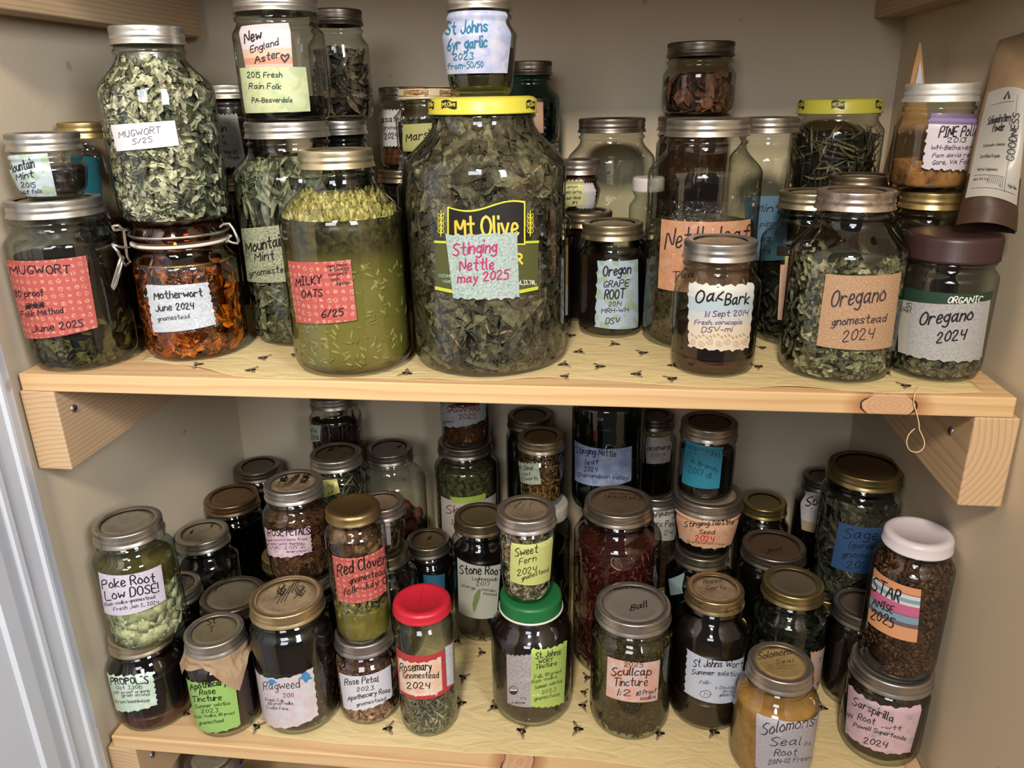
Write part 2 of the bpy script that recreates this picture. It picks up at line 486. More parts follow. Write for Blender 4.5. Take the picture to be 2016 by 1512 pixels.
def lathe_fill(mb, p, gap, z0, z1, mat, n=48, lump=0, seed=0, steps=14):
    Rn = random.Random(seed); ph = [Rn.uniform(0, 6.3) for _ in range(3)]
    q = [(0, z0)]
    for i in range(steps+1):
        z = z0+(z1-z0)*i/steps; q.append((max(.004, r_at(p, z)-gap-(.004*(1-i/1.0) if i < 1 else 0)), z))
    q += [(q[-1][0]*.7, z1+lump*.6), (q[-1][0]*.3, z1+lump), (0, z1+lump)]
    N = len(q)
    def rf(i, a, r, z, j): return r-(abs(lump)*.25*(1+sin(3*a+ph[0]+z*90)*sin(5*a+ph[1])) if lump and j < N-3 else 0)
    mb.lathe(q, mat, n, rfn=rf)
def scatter(mb, p, gap, z0, z1, n, L, Wd, mats, seed, curl=.6, flat=.35, lob=False, front=.72, dens=.007):
    """loose curled leaf blades just inside the glass"""
    R = random.Random(seed); bins = {m: ([], []) for m in mats}
    for _ in range(n):
        th = R.gauss(0, .75) if R.random() < front else R.uniform(-pi, pi)
        z = R.uniform(z0, z1); r = r_at(p, z)-gap-R.random()*dens
        er = Vector((sin(th), -cos(th), 0)); et = Vector((cos(th), sin(th), 0)); ez = Vector((0, 0, 1))
        ph = R.uniform(0, 2*pi); til = R.uniform(-flat, flat)*1.6
        a = (et*cos(ph)+ez*sin(ph)+er*til).normalized(); nrm = (er+et*R.uniform(-.6, .6)+ez*R.uniform(-.6, .6)).normalized()
        b = nrm.cross(a).normalized(); c = a.cross(b).normalized()
        l = L*R.uniform(.55, 1.25); w = Wd*R.uniform(.6, 1.3); cu = R.uniform(-curl, curl); fo = R.uniform(.1, .7)*w; bd = R.uniform(-.5, .5)
        C = er*r+ez*z; m = R.choice(mats); vs, fs = bins[m]; o = len(vs); K = 5
        for i in range(K):
            t = i/(K-1)-.5; ww = w*max(.08, (1-(2*t)**2)**.7)*(1 if not lob or i % 2 else .45)
            pc = C+a*(l*t)+c*(cu*l*(t*t-.12))+b*(bd*l*t*t)
            for s in (-1, 0, 1):
                v = pc+b*(ww*.5*s)+c*(fo*(abs(s)-.4))
                rr = hypot(v.x, v.y); zz = min(max(v.z, .0045), z1+.006); lim = r_at(p, zz)-gap*.75
                if rr > lim: v = Vector((v.x*lim/rr, v.y*lim/rr, zz))
                vs.append((v.x, v.y, zz))
        for i in range(K-1):
            for s in (0, 1): k = o+i*3+s; fs.append((k, k+1, k+4, k+3))
    for m, (vs, fs) in bins.items():
        if vs: mb.add(vs, fs, m)
def grains(mb, p, gap, z0, z1, n, L, Wd, mats, seed, dens=.004, up=0.0, block=False, sphere=False):
    """small solid pieces: seeds, cubes of root, blossoms"""
    R = random.Random(seed)
    for _ in range(n):
        th = R.gauss(0, .8) if R.random() < .8 else R.uniform(-pi, pi)
        z = R.uniform(z0, z1); r = r_at(p, z)-gap-Wd*.55-R.random()*dens
        er = Vector((sin(th), -cos(th), 0)); et = Vector((cos(th), sin(th), 0)); ez = Vector((0, 0, 1))
        ph = R.uniform(0, pi) if R.random() > up else pi/2+R.uniform(-.5, .5)
        a = (et*cos(ph)+ez*sin(ph)+er*R.uniform(-.15, .15)).normalized(); b = er.cross(a).normalized(); c = a.cross(b).normalized()
        l = L*R.uniform(.7, 1.2)/2; w = Wd*R.uniform(.75, 1.2)/2; C = er*r+ez*z; vs = []; fs = []
        if block:
            for sx in (-1, 1):
                for sy in (-1, 1):
                    for sz in (-1, 1): vs.append(C+a*(l*sx*R.uniform(.7, 1.1))+b*(w*1.3*sy*R.uniform(.7, 1.1))+c*(w*sz*R.uniform(.7, 1)))
            fs = [(0, 1, 3, 2), (4, 6, 7, 5), (0, 4, 5, 1), (2, 3, 7, 6), (0, 2, 6, 4), (1, 5, 7, 3)]
        else:
            K = 5; N = 6; ends = []
            vs.append(C-a*l)
            for i in range(1, K):
                t = -1+2*i/K; s = sqrt(1-t*t)**(1 if sphere else 1.4)
                for k in range(N): q = 2*pi*k/N; jj = R.uniform(.85, 1.15) if sphere else 1; vs.append(C+a*(l*t)+(b*cos(q)+c*sin(q))*(w*s*jj))
            vs.append(C+a*l); T = len(vs)-1
            for k in range(N):
                j = (k+1) % N; fs.append((0, 1+j, 1+k)); fs.append((T, T-N+k, T-N+j))
                for i in range(K-2): fs.append((1+i*N+k, 1+i*N+j, 1+(i+1)*N+j, 1+(i+1)*N+k))
        v2 = []
        for v in vs:
            zz = max(v.z, .0045); rr = hypot(v.x, v.y); lim = r_at(p, zz)-gap*.7
            v2.append((v.x*lim/rr, v.y*lim/rr, zz) if rr > lim else (v.x, v.y, zz))
        mb.add(v2, fs, R.choice(mats))
def stars(mb, p, gap, z0, z1, n, mats, seed):
    R = random.Random(seed)
    for _ in range(n):
        th = R.gauss(0, .8) if R.random() < .8 else R.uniform(-pi, pi); z = R.uniform(z0, z1); r = r_at(p, z)-gap-.003-R.random()*.005
        er = Vector((sin(th), -cos(th), 0)); et = Vector((cos(th), sin(th), 0)); ez = Vector((0, 0, 1))
        nn = (er+et*R.uniform(-.9, .9)+ez*R.uniform(-.9, .9)).normalized(); a = nn.cross(ez).normalized(); b = nn.cross(a); C = er*r+ez*z; rad = R.uniform(.012, .017); rot = R.random()*6
        vs = []; fs = []
        for k in range(8):
            t = rot+k*pi/4; d = a*cos(t)+b*sin(t); s = nn.cross(d); l = rad*R.uniform(.7, 1.1); o = len(vs)
            vs += [C+d*.0015, C+d*l*.5+s*.0022, C+d*l+nn*.001, C+d*l*.5-s*.0022, C+d*l*.5+nn*.0022, C+d*l*.5-nn*.0012]
            fs += [(o, o+1, o+4), (o+1, o+2, o+4), (o+2, o+3, o+4), (o+3, o, o+4), (o, o+5, o+1), (o+1, o+5, o+2), (o+2, o+5, o+3), (o+3, o+5, o)]
        v2 = []
        for v in vs:
            rr = hypot(v.x, v.y); lim = r_at(p, v.z)-gap*.7; v2.append((v.x*lim/rr, v.y*lim/rr, max(v.z, .0045)) if rr > lim else tuple(v))
        mb.add(v2, fs, R.choice(mats))

def jar(key, name, label, lid, bw, Y=None, by=None, on_=None, low=0, kind='mason', lidf=None, lidh=.0165, gl=None, fill=None, X=None, R=None, H=None, cat='jar', lr=None, pb=None):
    z0 = J[on_]['top'] if on_ else (ZL if low else 0.0)
    lx, ly, lw = lid; cs = FPX/hypot(FPX, lx-1008)
    if by is not None and Y is None:
        y = .1
        for _ in range(8):
            P = on(lx, ly, 1, y); Rr = bw/2/FPX*depth((P.x, y, (P.z+z0)/2))*cs
            h = Vector((P.x-CAM.x, y-CAM.y)).normalized(); f = lambda s: (lambda q: 756-FPX*(q-CAM).dot(CU)/depth(q))(Vector((P.x-h.x*Rr*.86+h.x*s, y-h.y*Rr*.86+h.y*s, z0)))
            e0 = f(0)-by; g = (f(.01)-by-e0)/.01; y -= e0/g*h.y
        Y = y
    if Y is None: Y = J[on_]['Y']
    P = on(lx, ly, 1, Y); xx = P.x if X is None else X
    if R is None: R = bw/2/FPX*depth((P.x, Y, (P.z+z0)/2))*cs
    if lr is None: lr = lw/2/FPX*depth(P)*cs
    if H is None: H = P.z-z0
    e = empty(name, (xx, Y, z0)); tag(e, label, cat, 'herb jars on the lower shelf' if low else 'herb jars on the middle shelf')
    p, zs, rn = prof_body(kind, R, H, lr, lidh)
    d = dict(e=e, X=xx, Y=Y, z0=z0, top=z0+H+.0003, R=R, H=H, lr=lr, p=p, zs=zs, rn=rn); J[key] = d
    g = MB(); q = None
    if kind == 'jelly' and pb:
        q = lambda i, a, r, z, j: r-(.0009*abs(sin(a*9+(j % 2)*pi/2)) if 5 < j < 12 else 0)
    g.lathe(p, gl or glass(), 64, rfn=q); g.build('glass_body', e)
    (lidf or (lambda e, H, lr: band_lid(e, H, lr)))(e, H, lr)
    if fill: fill(d)
    return d
def surf(d, px, py, off=.0006):
    """photo pixel -> (theta, z) on the front of the jar"""
    D = ray(px, py); L = Vector((d['X'], d['Y'], d['z0'])); O = CAM-L; r = d['R']+off; z = d['H']*.4
    for _ in range(4):
        a = D.x*D.x+D.y*D.y; b = O.x*D.x+O.y*D.y; c = O.x*O.x+O.y*O.y-r*r; q = b*b-a*c
        t = (-b-sqrt(q))/a if q > 0 else -b/a
        P = O+D*t; z = min(max(P.z, .002), d['H']); r = r_at(d['p'], min(z, d['zs']+.01))+off
    return atan2(P.x, -P.y), z
def mapf(d, off):
    def f(s, z):
        th = s/d['R']; r = r_at(d['p'], z)+off; return (r*sin(th), -r*cos(th), z)
    return f
def label(key, corners, mat, lines=(), wav=(0, 0, 0, 0), name='paper_label', inkc=(.07, .06, .08), off=.0005, deco=None, sag=0, amp=.0008):
    """paper stuck on a jar; corners TL TR BR BL in photo pixels; lines: text, x0, y0, x1, y1, cap height px[, colour, weight]"""
    d = J[key]; C = [surf(d, *c) for c in corners]; C = [(t*d['R'], z) for t, z in C]
    NU, NV = 40, 22; m = mapf(d, off); mb = MB(); vs = []; uvs = []; nr = []; Rn = random.Random(hash_(key+name)); ph = [Rn.uniform(0, 6) for _ in range(4)]
    def edge(k, t): return amp*(sin(t*2*pi*6+ph[k])+.6*sin(t*2*pi*11+ph[k]*2)) if wav[k] else 0
    for j in range(NV+1):
        v = j/NV
        for i in range(NU+1):
            u = i/NU
            s = (C[3][0]*(1-u)+C[2][0]*u)*(1-v)+(C[0][0]*(1-u)+C[1][0]*u)*v
            z = (C[3][1]*(1-u)+C[2][1]*u)*(1-v)+(C[0][1]*(1-u)+C[1][1]*u)*v
            z += sag*4*u*(1-u)
            if j == NV: z += edge(0, u)
            if j == 0: z += edge(2, u)
            if i == NU: s += edge(1, v)
            if i == 0: s += edge(3, v)
            vs.append(m(s, z)); uvs.append((s*100, z*100)); nr.append((u, v))
    fs = [(j*(NU+1)+i, j*(NU+1)+i+1, (j+1)*(NU+1)+i+1, (j+1)*(NU+1)+i) for j in range(NV) for i in range(NU)]
    mb.add(vs, fs, mat); m2 = mapf(d, off+.0004)
    write(mb, d, lines, m2, inkc)
    if deco: deco(mb, d, m2)
    n = len(mb.v)-len(vs)
    return mb.build(name, d['e'], uv={'UVMap': uvs+[(0, 0)]*n, 'nrm': nr+[(0, 0)]*n})
@cached
def tape_film():
    t = NT('clear_tape'); o = t.obj(); n = t.noise(o, 70, 3, .6, 1.5)[0]
    tr = t.n('ShaderNodeBsdfTransparent', {0: (.95, .95, .95, 1)})
    gl = t.n('ShaderNodeBsdfGlossy', {0: (1, 1, 1, 1), 'Roughness': .06, 'Normal': t.bump(n, .9, .006)})
    mx = t.n('ShaderNodeMixShader', {0: .055, 1: tr.outputs[0], 2: gl.outputs[0]}); t.t.links.new(mx.outputs[0], t.out.inputs[0]); return t.m
def tape(key, corners, off=.0028): label(key, corners, tape_film(), name='clear_tape', off=off)
def write(mb, d, lines, m2, inkc=(.07, .06, .08), jit=.35, slant=.12):
    R_ = d['R']
    for ln in lines:
        txt, x0, y0, x1, y1, h = ln[:6]; col = ln[6] if len(ln) > 6 and ln[6] else inkc; wg = ln[7] if len(ln) > 7 else .14
        z = surf(d, (x0+x1)/2, (y0+y1)/2)[1]; L = Vector((d['X'], d['Y'], d['z0']))
        pm = depth(L+Vector((0, -R_, z)))/FPX; hh = h*pm
        A = L+Vector((0, -R_, z)); B = A+Vector((0, 0, .02)); dv = B-CAM; da = A-CAM
        ux = FPX*(dv.dot(CR)/dv.dot(_fw)-da.dot(CR)/da.dot(_fw)); uy = -FPX*(dv.dot(CU)/dv.dot(_fw)-da.dot(CU)/da.dot(_fw)); ul = hypot(ux, uy); ux /= ul; uy /= ul
        S, w = text_strokes(txt, jit, slant)
        for s in S:
            pts = []
            for x, y in s:
                t, zz = surf(d, x0+(x1-x0)*x/w+ux*h*y, y0+(y1-y0)*x/w+uy*h*y); pts.append((t*R_, zz))
            ribbon(mb, pts, max(wg*hh, .00048), m2, ink(col))
def shape(mb, d, pts, mat, off):
    """flat printed polygon on the jar, given in photo pixels (fan from its middle, edge subdivided)"""
    Q = [surf(d, *p) for p in pts]; Q = [(t*d['R'], z) for t, z in Q]; m = mapf(d, off)
    c = (sum(q[0] for q in Q)/len(Q), sum(q[1] for q in Q)/len(Q)); K = 8; vs = []; fs = []; n = len(Q)
    for k in range(K+1):
        for q in Q: vs.append(m(c[0]+(q[0]-c[0])*k/K, c[1]+(q[1]-c[1])*k/K))
    for k in range(K):
        for i in range(n): j = (i+1) % n; fs.append((k*n+i, k*n+j, (k+1)*n+j, (k+1)*n+i))
    mb.add(vs, fs, mat)
def pline(mb, d, pts, wpx, mat, off):
    Q = [surf(d, *p) for p in pts]; Q = [(t*d['R'], z) for t, z in Q]
    pm = depth((d['X'], d['Y']-d['R'], d['z0']+Q[0][1]))/FPX; ribbon(mb, Q, wpx*pm, mapf(d, off), mat)

# fills -------------------------------------------------------------
G = .0022
def F_liquid(c1=(.07, .045, .03), c2=(.13, .08, .05), fr=.7, bottom=None, nm='tincture'):
    def f(d):
        mb = MB(); z1 = d['H']*fr
        if bottom:
            zb = d['H']*bottom[0]; lathe_fill(mb, d['p'], G, .004, zb, liquid(bottom[1], bottom[2])); lathe_fill(mb, d['p'], G, zb+.0002, z1, liquid(c1, c2))
        else: lathe_fill(mb, d['p'], G, .004, z1, liquid(c1, c2))
        tag(mb.build(nm, d['e']), None, None, kind='stuff')
    return f
def F_leaf(cols, fr=.8, n=450, L=.02, Wd=.008, core=None, nm='dried_leaves', lob=True, curl=.6, liq=None, lo=0.0, front=.72):
    def f(d):
        mb = MB(); z1 = d['H']*fr; c = core or tuple(x*.42 for x in cols[0])
        lathe_fill(mb, d['p'], .0075, .005, z1-.006, mass(c, tuple(x*1.5 for x in c)), lump=.004, seed=len(J))
        if liq: lathe_fill(mb, d['p'], .0065, .0045, d['H']*liq[0], liquid(liq[1], liq[2]))
        scatter(mb, d['p'], G, .006+lo*d['H'], z1, n, L, Wd, [herb(x) for x in cols], len(J)+3, lob=lob, curl=curl, front=front)
        tag(mb.build(nm, d['e']), None, None, kind='stuff')
    return f
def F_mass(c1, c2, fr=.8, nm='dried_herb', lump=.003, scale=160, sprinkle=0, L=.006, Wd=.0018):
    def f(d):
        mb = MB(); lathe_fill(mb, d['p'], G+.0006, .0042, d['H']*fr, mass(c1, c2, scale), lump=lump, seed=len(J), n=56)
        if sprinkle: scatter(mb, d['p'], G, .006, d['H']*fr, sprinkle, L, Wd, [herb(c1), herb(c2), herb(tuple(x*.6 for x in c1))], len(J), lob=False, dens=.002)
        tag(mb.build(nm, d['e']), None, None, kind='stuff')
    return f
BLK = ((.055, .045, .04), (.10, .08, .065)); BRN = ((.10, .055, .04), (.17, .09, .065))
def lid(col=SILVER, dcol=(.62, .58, .50), dirt=.5, wear=.25, notes=(), rough=.32): return lambda e, H, lr: band_lid(e, H, lr, col, dcol, dirt, wear, notes, rough)
TEAL = ((.66, .86, .84), (.10, .32, .32)); AMB = ((.92, .55, .16), (.35, .13, .03))
SAGE = ((.78, .79, .64), (.85, .85, .74), (.66, .68, .52)); DK = (.045, .05, .045)
# ------------------------------------------------------------------ middle shelf jars
RED = paper('floral', (.78, .31, .28), (.90, .74, .56)); PU = (.30, .12, .32)
jar('U1', 'mason_jar', 'large jar of dark mugwort tincture with red floral label at the shelf end', (101, 388, 205), 240, by=728, R=.0515, X=-.4700,  fill=F_leaf(((.40, .37, .14), (.30, .28, .12), (.22, .20, .10)), .30, 70, .03, .014, core=(.10, .09, .05), nm='steeped_leaves', liq=(.68, (.085, .078, .06), (.14, .13, .085))))
label('U1', ((8, 508), (169, 503), (193, 644), (40, 665)), RED, (('MUGWORT', 21, 540, 138, 538, 17), ('80 proof', 30, 585, 86, 583, 14), ('%%%', 50, 609, 88, 605, 12, None, .13), ('##', 50, 609, 86, 606, 11, None, .12), ('Folk Method', 41, 625, 124, 616, 12), ('June 2025', 64, 655, 164, 643, 14)))
jar('U2', 'jelly_jar', 'small squat jar with pale blue mountain mint label stacked on the mugwort tincture', (82, 260, 162), 158, on_='U1', kind='jelly', fill=F_liquid(*BLK, .5), lidf=lid(dirt=.7, wear=.6))
label('U2', ((7, 306), (93, 301), (112, 386), (24, 386)), paper('leafy', (.78, .86, .90), (.66, .80, .62)), (('Mountain', 19, 341, 68, 329, 18), ('Mint', 33, 356, 66, 348, 13), ('2015', 42, 369, 70, 369, 10), ('proof folk', 27, 384, 83, 380, 9, PU)))
jar('U3', 'mason_jar', 'gold-lidded jar with teal label standing behind the mountain mint jar', (145, 240, 128), 134, Y=.145, R=.031, X=-.484, lidf=lid(GOLD), fill=F_mass((.12, .14, .09), (.2, .2, .12), .55))
label('U3', ((140, 304), (196, 310), (203, 402), (150, 422)), paper('plain', (.10, .60, .66)), (('2017', 158, 399, 184, 397, 8),))
jar('U4', 'straight_jar', 'tall narrow jar with white label mostly hidden behind the white-tagged mugwort leaves', (262, 104, 130), 150, Y=.285, R=.033, X=-.480, fill=F_mass(DK, (.1, .1, .09), .6))
label('U4', ((183, 165), (222, 165), (222, 240), (186, 240)), paper('plain', (.82, .78, .78)))
def clip_lid(e, H, lr):
    a = glass((.90, .58, .28), (.38, .16, .06)); mb = MB()
    mb.lathe([(0, H-.0015), (lr*.80, H-.0015), (lr*.86, H), (lr*.90, H-.001), (lr*.93, H-.006), (lr*.985, H-.010), (lr, H-.013), (lr, H-.0185), (lr-.003, H-.0195), (0, H-.0195)], a, 64); mb.build('glass_lid', e)
    g = MB(); g.lathe([(lr-.006, H-.0197), (lr+.0012, H-.0197), (lr+.0018, H-.0212), (lr+.001, H-.0226), (lr-.006, H-.0226), (lr-.006, H-.0197)], plain((.86, .80, .74), .6, 0.0, .05, 'rubber'), 64); g.build('rubber_gasket', e)
    w = MB(); wm = metal((.82, .80, .76), .22, .05); r = .0013
    w.tube([((lr+.0012)*sin(t*pi/24), -(lr+.0012)*cos(t*pi/24), H-.0115) for t in range(48)], r, wm, closed=True)
    w.tube([((lr+.0004)*sin(t*pi/24), -(lr+.0004)*cos(t*pi/24), H-.0405) for t in range(48)], r, wm, closed=True); w.build('wire_ring', e)
    L = Vector(e.location)
    for pts, yy, nm in (([(254, 452), (240, 452), (224, 453), (222, 446), (232, 443), (243, 452), (247, 480), (250, 505), (256, 516), (247, 523), (240, 512), (232, 495), (224, 486), (221, 481), (230, 484), (240, 487), (254, 487)], -.030, 'clasp'),
                        ([(243, 505), (238, 525), (228, 560), (224, 569), (221, 563), (228, 540), (236, 513), (240, 503)], -.034, 'clasp_lever'),
                        ([(432, 447), (440, 441), (452, 440), (460, 452), (470, 474), (467, 479), (458, 478), (450, 474), (446, 478), (450, 468), (456, 463)], -.012, 'hinge_wire')):
        k = MB(); Q = [on(x, y, 1, L.y+(yy if yy > -.02 else -.052-.026*min(1, max(0, (256-x)/22))))-L for x, y in pts]; S = []
        for i in range(len(Q)-1):
            for t in (0, .5): S.append(Q[i].lerp(Q[i+1], t))
        S.append(Q[-1]); k.tube(S, .0014, wm, 8); k.build(nm, e)
jar('U6', 'clamp_jar', 'amber wire-clamp jar of motherwort with torn pale label', (344, 432, 206), 222, by=709, kind='lug', lidh=.0226, lidf=clip_lid, gl=glass((.95, .79, .50), (.36, .17, .06)), lr=.0475, R=.053, X=-.3665,
    fill=F_leaf(((.88, .66, .36), (.74, .50, .24), (.56, .36, .17), (.26, .15, .08)), .66, 330, .030, .013, core=(.26, .12, .04), nm='steeped_leaves'))
label('U6', ((287, 560), (409, 555), (426, 638), (302, 654)), paper('speck', (.74, .78, .82), (.86, .89, .92)), (('Motherwort', 304, 589, 398, 583, 15, None, .17), ('June 2024', 307, 613, 381, 608, 13, None, .17), ('gnomestead', 311, 632, 373, 626, 9)), (0, 1, 0, 1))
jar('U5', 'mason_jar', 'tall jar of pale sage-green mugwort leaves with plain white tag on the amber jar', (287, 53, 160), 236, on_='U6', fill=F_leaf(SAGE+((.36, .42, .32),), .83, 900, .020, .008, core=(.30, .33, .26)), lidf=lid((.84, .83, .80), wear=.05, dirt=.1))
label('U5', ((217, 246), (344, 237), (353, 286), (230, 298)), paper('plain', (.90, .88, .90)), (('MUGWORT', 235, 272, 316, 261, 13, (.3, .28, .32), .09), ('5/25', 261, 284, 300, 279, 10, (.3, .28, .32), .09)))
jar('U10', 'mason_jar', 'tall jar of long green mountain mint leaves with camouflage green label', (563, 238, 174), 235, by=680, R=.0615, fill=F_leaf(((.44, .50, .35), (.34, .40, .27), (.55, .60, .44), (.25, .29, .2)), .83, 330, .048, .011, core=(.15, .17, .12), lob=False, curl=.4))
label('U10', ((474, 450), (590, 436), (600, 550), (487, 553)), paper('speck', (.42, .47, .38), (.72, .74, .58)), (('Mountain', 485, 498, 560, 482, 21), ('Mint', 502, 514, 540, 510, 16), ('gnomestead', 491, 544, 575, 533, 12)))
jar('U9', 'straight_jar', 'wide jar with white and orange New England aster label over a green one', (540, -8, 178), 182, on_='U10', kind='straight', fill=F_liquid((.045, .04, .045), (.08, .07, .07), .20))
label('U9', ((475, 52), (568, 45), (577, 134), (484, 136)), paper('bands', (.88, .80, .82, .55), (.90, .72, .60, .75), (.88, .55, .42, .9), (.90, .70, .62, 1)), (('New', 482, 86, 514, 76, 20), ('England', 493, 104, 548, 88, 13), ('Aster', 502, 125, 551, 112, 15), ('~', 552, 123, 568, 122, 22)), name='aster_label')
label('U9', ((472, 134), (602, 132), (611, 219), (484, 223)), paper('wash', (.68, .76, .50), (.80, .82, .54), (.70, .80, .66)), (('2015 Fresh', 487, 153, 555, 152, 11), ('Rain Folk', 491, 175, 553, 175, 11), ('PA-Beaverdale', 497, 202, 575, 201, 10)), off=.0008)
jar('U8', 'mason_jar', 'dark jar under the mullein root jar behind the clamp jar', (450, 346, 118), 118, Y=.308, R=.037,  fill=F_liquid(*BLK, .9), lidf=lid(OLD))
jar('U7', 'straight_jar', 'jar of dark mullein root with frosty white label between sage leaves and aster', (450, 167, 125), 132, on_='U8', kind='straight', fill=F_liquid((.07, .06, .06), (.13, .11, .10), .85))
label('U7', ((417, 226), (466, 224), (486, 329), (432, 329)), paper('speck', (.70, .74, .76), (.80, .83, .82)), (('llein', 421, 261, 445, 259, 13), ('oot', 424, 273, 442, 273, 8), ('2024', 424, 288, 445, 287, 10), ('May 21', 440, 302, 466, 302, 7), ('Fresh', 449, 313, 471, 313, 7)), (1, 0, 1, 0))
jar('U12', 'mason_jar', 'dark tall jar under the mushroom-grey jar behind the milky oats', (664, 236, 120), 126, Y=.275, fill=F_liquid((.05, .05, .05), (.1, .1, .09), .93))
jar('U11', 'straight_jar', 'clear jar of grey-brown stems behind the New England aster', (660, 20, 110), 120, on_='U12', kind='straight', lidf=lid(DARK, wear=.5), fill=F_leaf(((.36, .31, .26), (.24, .21, .18), (.45, .40, .34)), .62, 160, .028, .007, core=(.12, .10, .09), lob=False, nm='dried_stems'))
def oats(d):
    H = d['H']; mb = MB(); lathe_fill(mb, d['p'], G, .004, H*.715, graded(round(H, 4), (0, (.47, .43, .20)), (.42, (.43, .41, .18)), (.52, (.36, .33, .14)), (.585, (.15, .12, .055)), (.72, (.075, .06, .04))))
    mb.build('steeping_liquid', d['e'])['kind'] = 'stuff'
    g = MB(); lathe_fill(g, d['p'], .0075, H*.716, H*.80, mass((.42, .40, .20), (.6, .57, .3), 200), lump=.004)
    cs = [herb((.74, .71, .42), .15), herb((.64, .60, .32), .15), herb((.55, .52, .26), .15)]
    grains(g, d['p'], G, H*.70, H*.81, 520, .0125, .0036, cs, 5, dens=.005, up=.55)
    grains(g, d['p'], .0008, H*.06, H*.52, 230, .0105, .003, [herb((.56, .54, .27), .1), herb((.48, .46, .2), .1)], 6, dens=.0004)
    tag(g.build('oat_seeds', d['e']), None, None, kind='stuff')
jar('U13', 'mason_jar', 'olive-green jar of milky oats with floating seeds and red floral label', (660, 293, 156), 243, by=741, fill=oats, lidf=lid((.84, .78, .64), wear=.4))
label('U13', ((566, 513), (690, 511), (703, 630), (583, 634)), RED, (('MILKY', 583, 563, 633, 558, 16, None, .16), ('OATS', 594, 587, 634, 583, 15, None, .16), ('6/25', 633, 625, 676, 621, 14, None, .17), ('New Moon', 643, 527, 683, 523, 6), ('in CANCER', 650, 534, 688, 532, 6), ('conjunct', 647, 543, 683, 540, 6), ('with', 651, 553, 668, 552, 6), ('Jupiter', 660, 561, 690, 559, 6)))
jar('U15', 'mason_jar', 'dark jar under the sassafras jar at the back', (795, 331, 108), 112, Y=.375, fill=F_liquid(*BLK, .9), lidf=lid(OLD))
jar('U14', 'straight_jar', 'jar of rusty sassafras bark with white label and dull lid at the back', (795, 171, 105), 110, on_='U15', kind='straight', lidf=lid(DARK), fill=F_mass((.36, .19, .11), (.5, .28, .17), .42, 'bark_powder'))
label('U14', ((753, 216), (790, 216), (791, 288), (754, 288)), paper('plain', (.84, .82, .82)), (('ssafras', 752, 241, 800, 239, 12), ('gnomest', 755, 254, 788, 254, 7), ('2024', 757, 274, 782, 272, 11)), (1, 0, 1, 0))
jar('U16b', 'mason_jar', 'dark jar holding up the medium salsa jar', (838, 305, 112), 120, Y=.285, fill=F_liquid(*BLK, .9))
jar('U16', 'salsa_jar', 'salsa jar with brown and cream medium cap and yellow-green label', (838, 171, 112), 126, on_='U16b', kind='lug', lidh=.0135, lidf=lambda e, H, lr: lug_lid(e, H, lr, (.80, .74, .60), .0135), fill=F_mass((.20, .21, .16), (.28, .28, .2), .5))
def cap_print():
    d = J['U16']; mb = MB(); o = .0012+d['lr']-d['R']
    dd = dict(d); dd['p'] = [(0, 0), (0, 0), (d['lr'], -1), (d['lr'], 1)]; dd['R'] = d['lr']; dd['zs'] = d['H']
    for x in (794, 866):
        shape(mb, dd, [(x, 177), (x+24, 177), (x+49, 177), (x+49, 187), (x+24, 187), (x, 187)], plain((.16, .10, .07), .5, 0.0, .05, 'print'), .0005)
        shape(mb, dd, [(x+1, 178), (x+24, 178), (x+48, 178), (x+48, 186), (x+24, 186), (x+1, 186)], plain((.82, .60, .36), .5, 0.0, .05, 'print'), .0009)
        write(mb, dd, (('MEDIUM', x+4, 185, x+45, 185, 6, None, .11),), mapf(dd, .0013), jit=0, slant=0)
    for y0, y1 in ((171, 174), (188, 190)):
        shape(mb, dd, [(784, y0), (838, y0), (890, y0), (890, y1), (838, y1), (784, y1)], plain((.34, .22, .13), .5, 0.0, .05, 'print'), .0004)
    mb.build('cap_print', d['e'])
cap_print()
label('U16', ((793, 245), (850, 242), (850, 297), (794, 298)), paper('plain', (.74, .74, .42)), (('Marsh', 800, 279, 852, 270, 16),))
# gallon pickle jar
def nettle(d):
    F_leaf(((.40, .385, .31), (.31, .30, .25), (.25, .235, .20), (.46, .44, .34), (.30, .27, .21)), .93, 860, .045, .016, core=(.14, .135, .115), lob=False, curl=.9)(d)
    s = MB(); sm = herb((.62, .50, .36), .2)
    for pts in ([(1010, 372), (1040, 352), (1068, 330), (1085, 314)], [(955, 640), (965, 664), (1000, 655), (1030, 650)], [(850, 640), (880, 655), (905, 690)]):
        s.tube([mapf(d, -.0035)(surf(d, *q)[0]*d['R'], surf(d, *q)[1]) for q in pts], .0013, sm, 6)
    s.build('dry_stalk', d['e'])
YEL = (.80, .76, .27)
jar('U17', 'pickle_jar', 'gallon pickle jar of dried stinging nettle with bright yellow lid', (950, 190, 215), 312, by=741, kind='lug', lidh=.0150, lidf=lambda e, H, lr: lug_lid(e, H, lr, YEL, .0150, .35), fill=nettle)
def pickle_print(key, y, flags, yel):
    d = J[key]; dd = dict(d); dd['p'] = [(0, 0), (0, 0), (d['lr'], -1), (d['lr'], 1)]; dd['R'] = d['lr']; dd['zs'] = d['H']
    bk = plain((.08, .07, .06), .5, 0.0, .05, 'print'); n = 8
    for x, w in flags:
        mb = MB(); up = [(x-w/2+w*i/n, y-8+2.0*sin(-i/n*2*pi+.4)*1) for i in range(n+1)]; dn = [(a, b+15) for a, b in up][::-1]
        shape(mb, dd, up+dn, bk, .0006)
        write(mb, dd, (('Mt.Olive', x-w*.42, y+4, x+w*.42, y+3, 9, yel, .10),), mapf(dd, .001), jit=.05, slant=0)
        mb.build('logo_flag', d['e'])
pickle_print('U17', 206, ((884, 30), (1045, 17), (849, 9)), (.93, .88, .40))
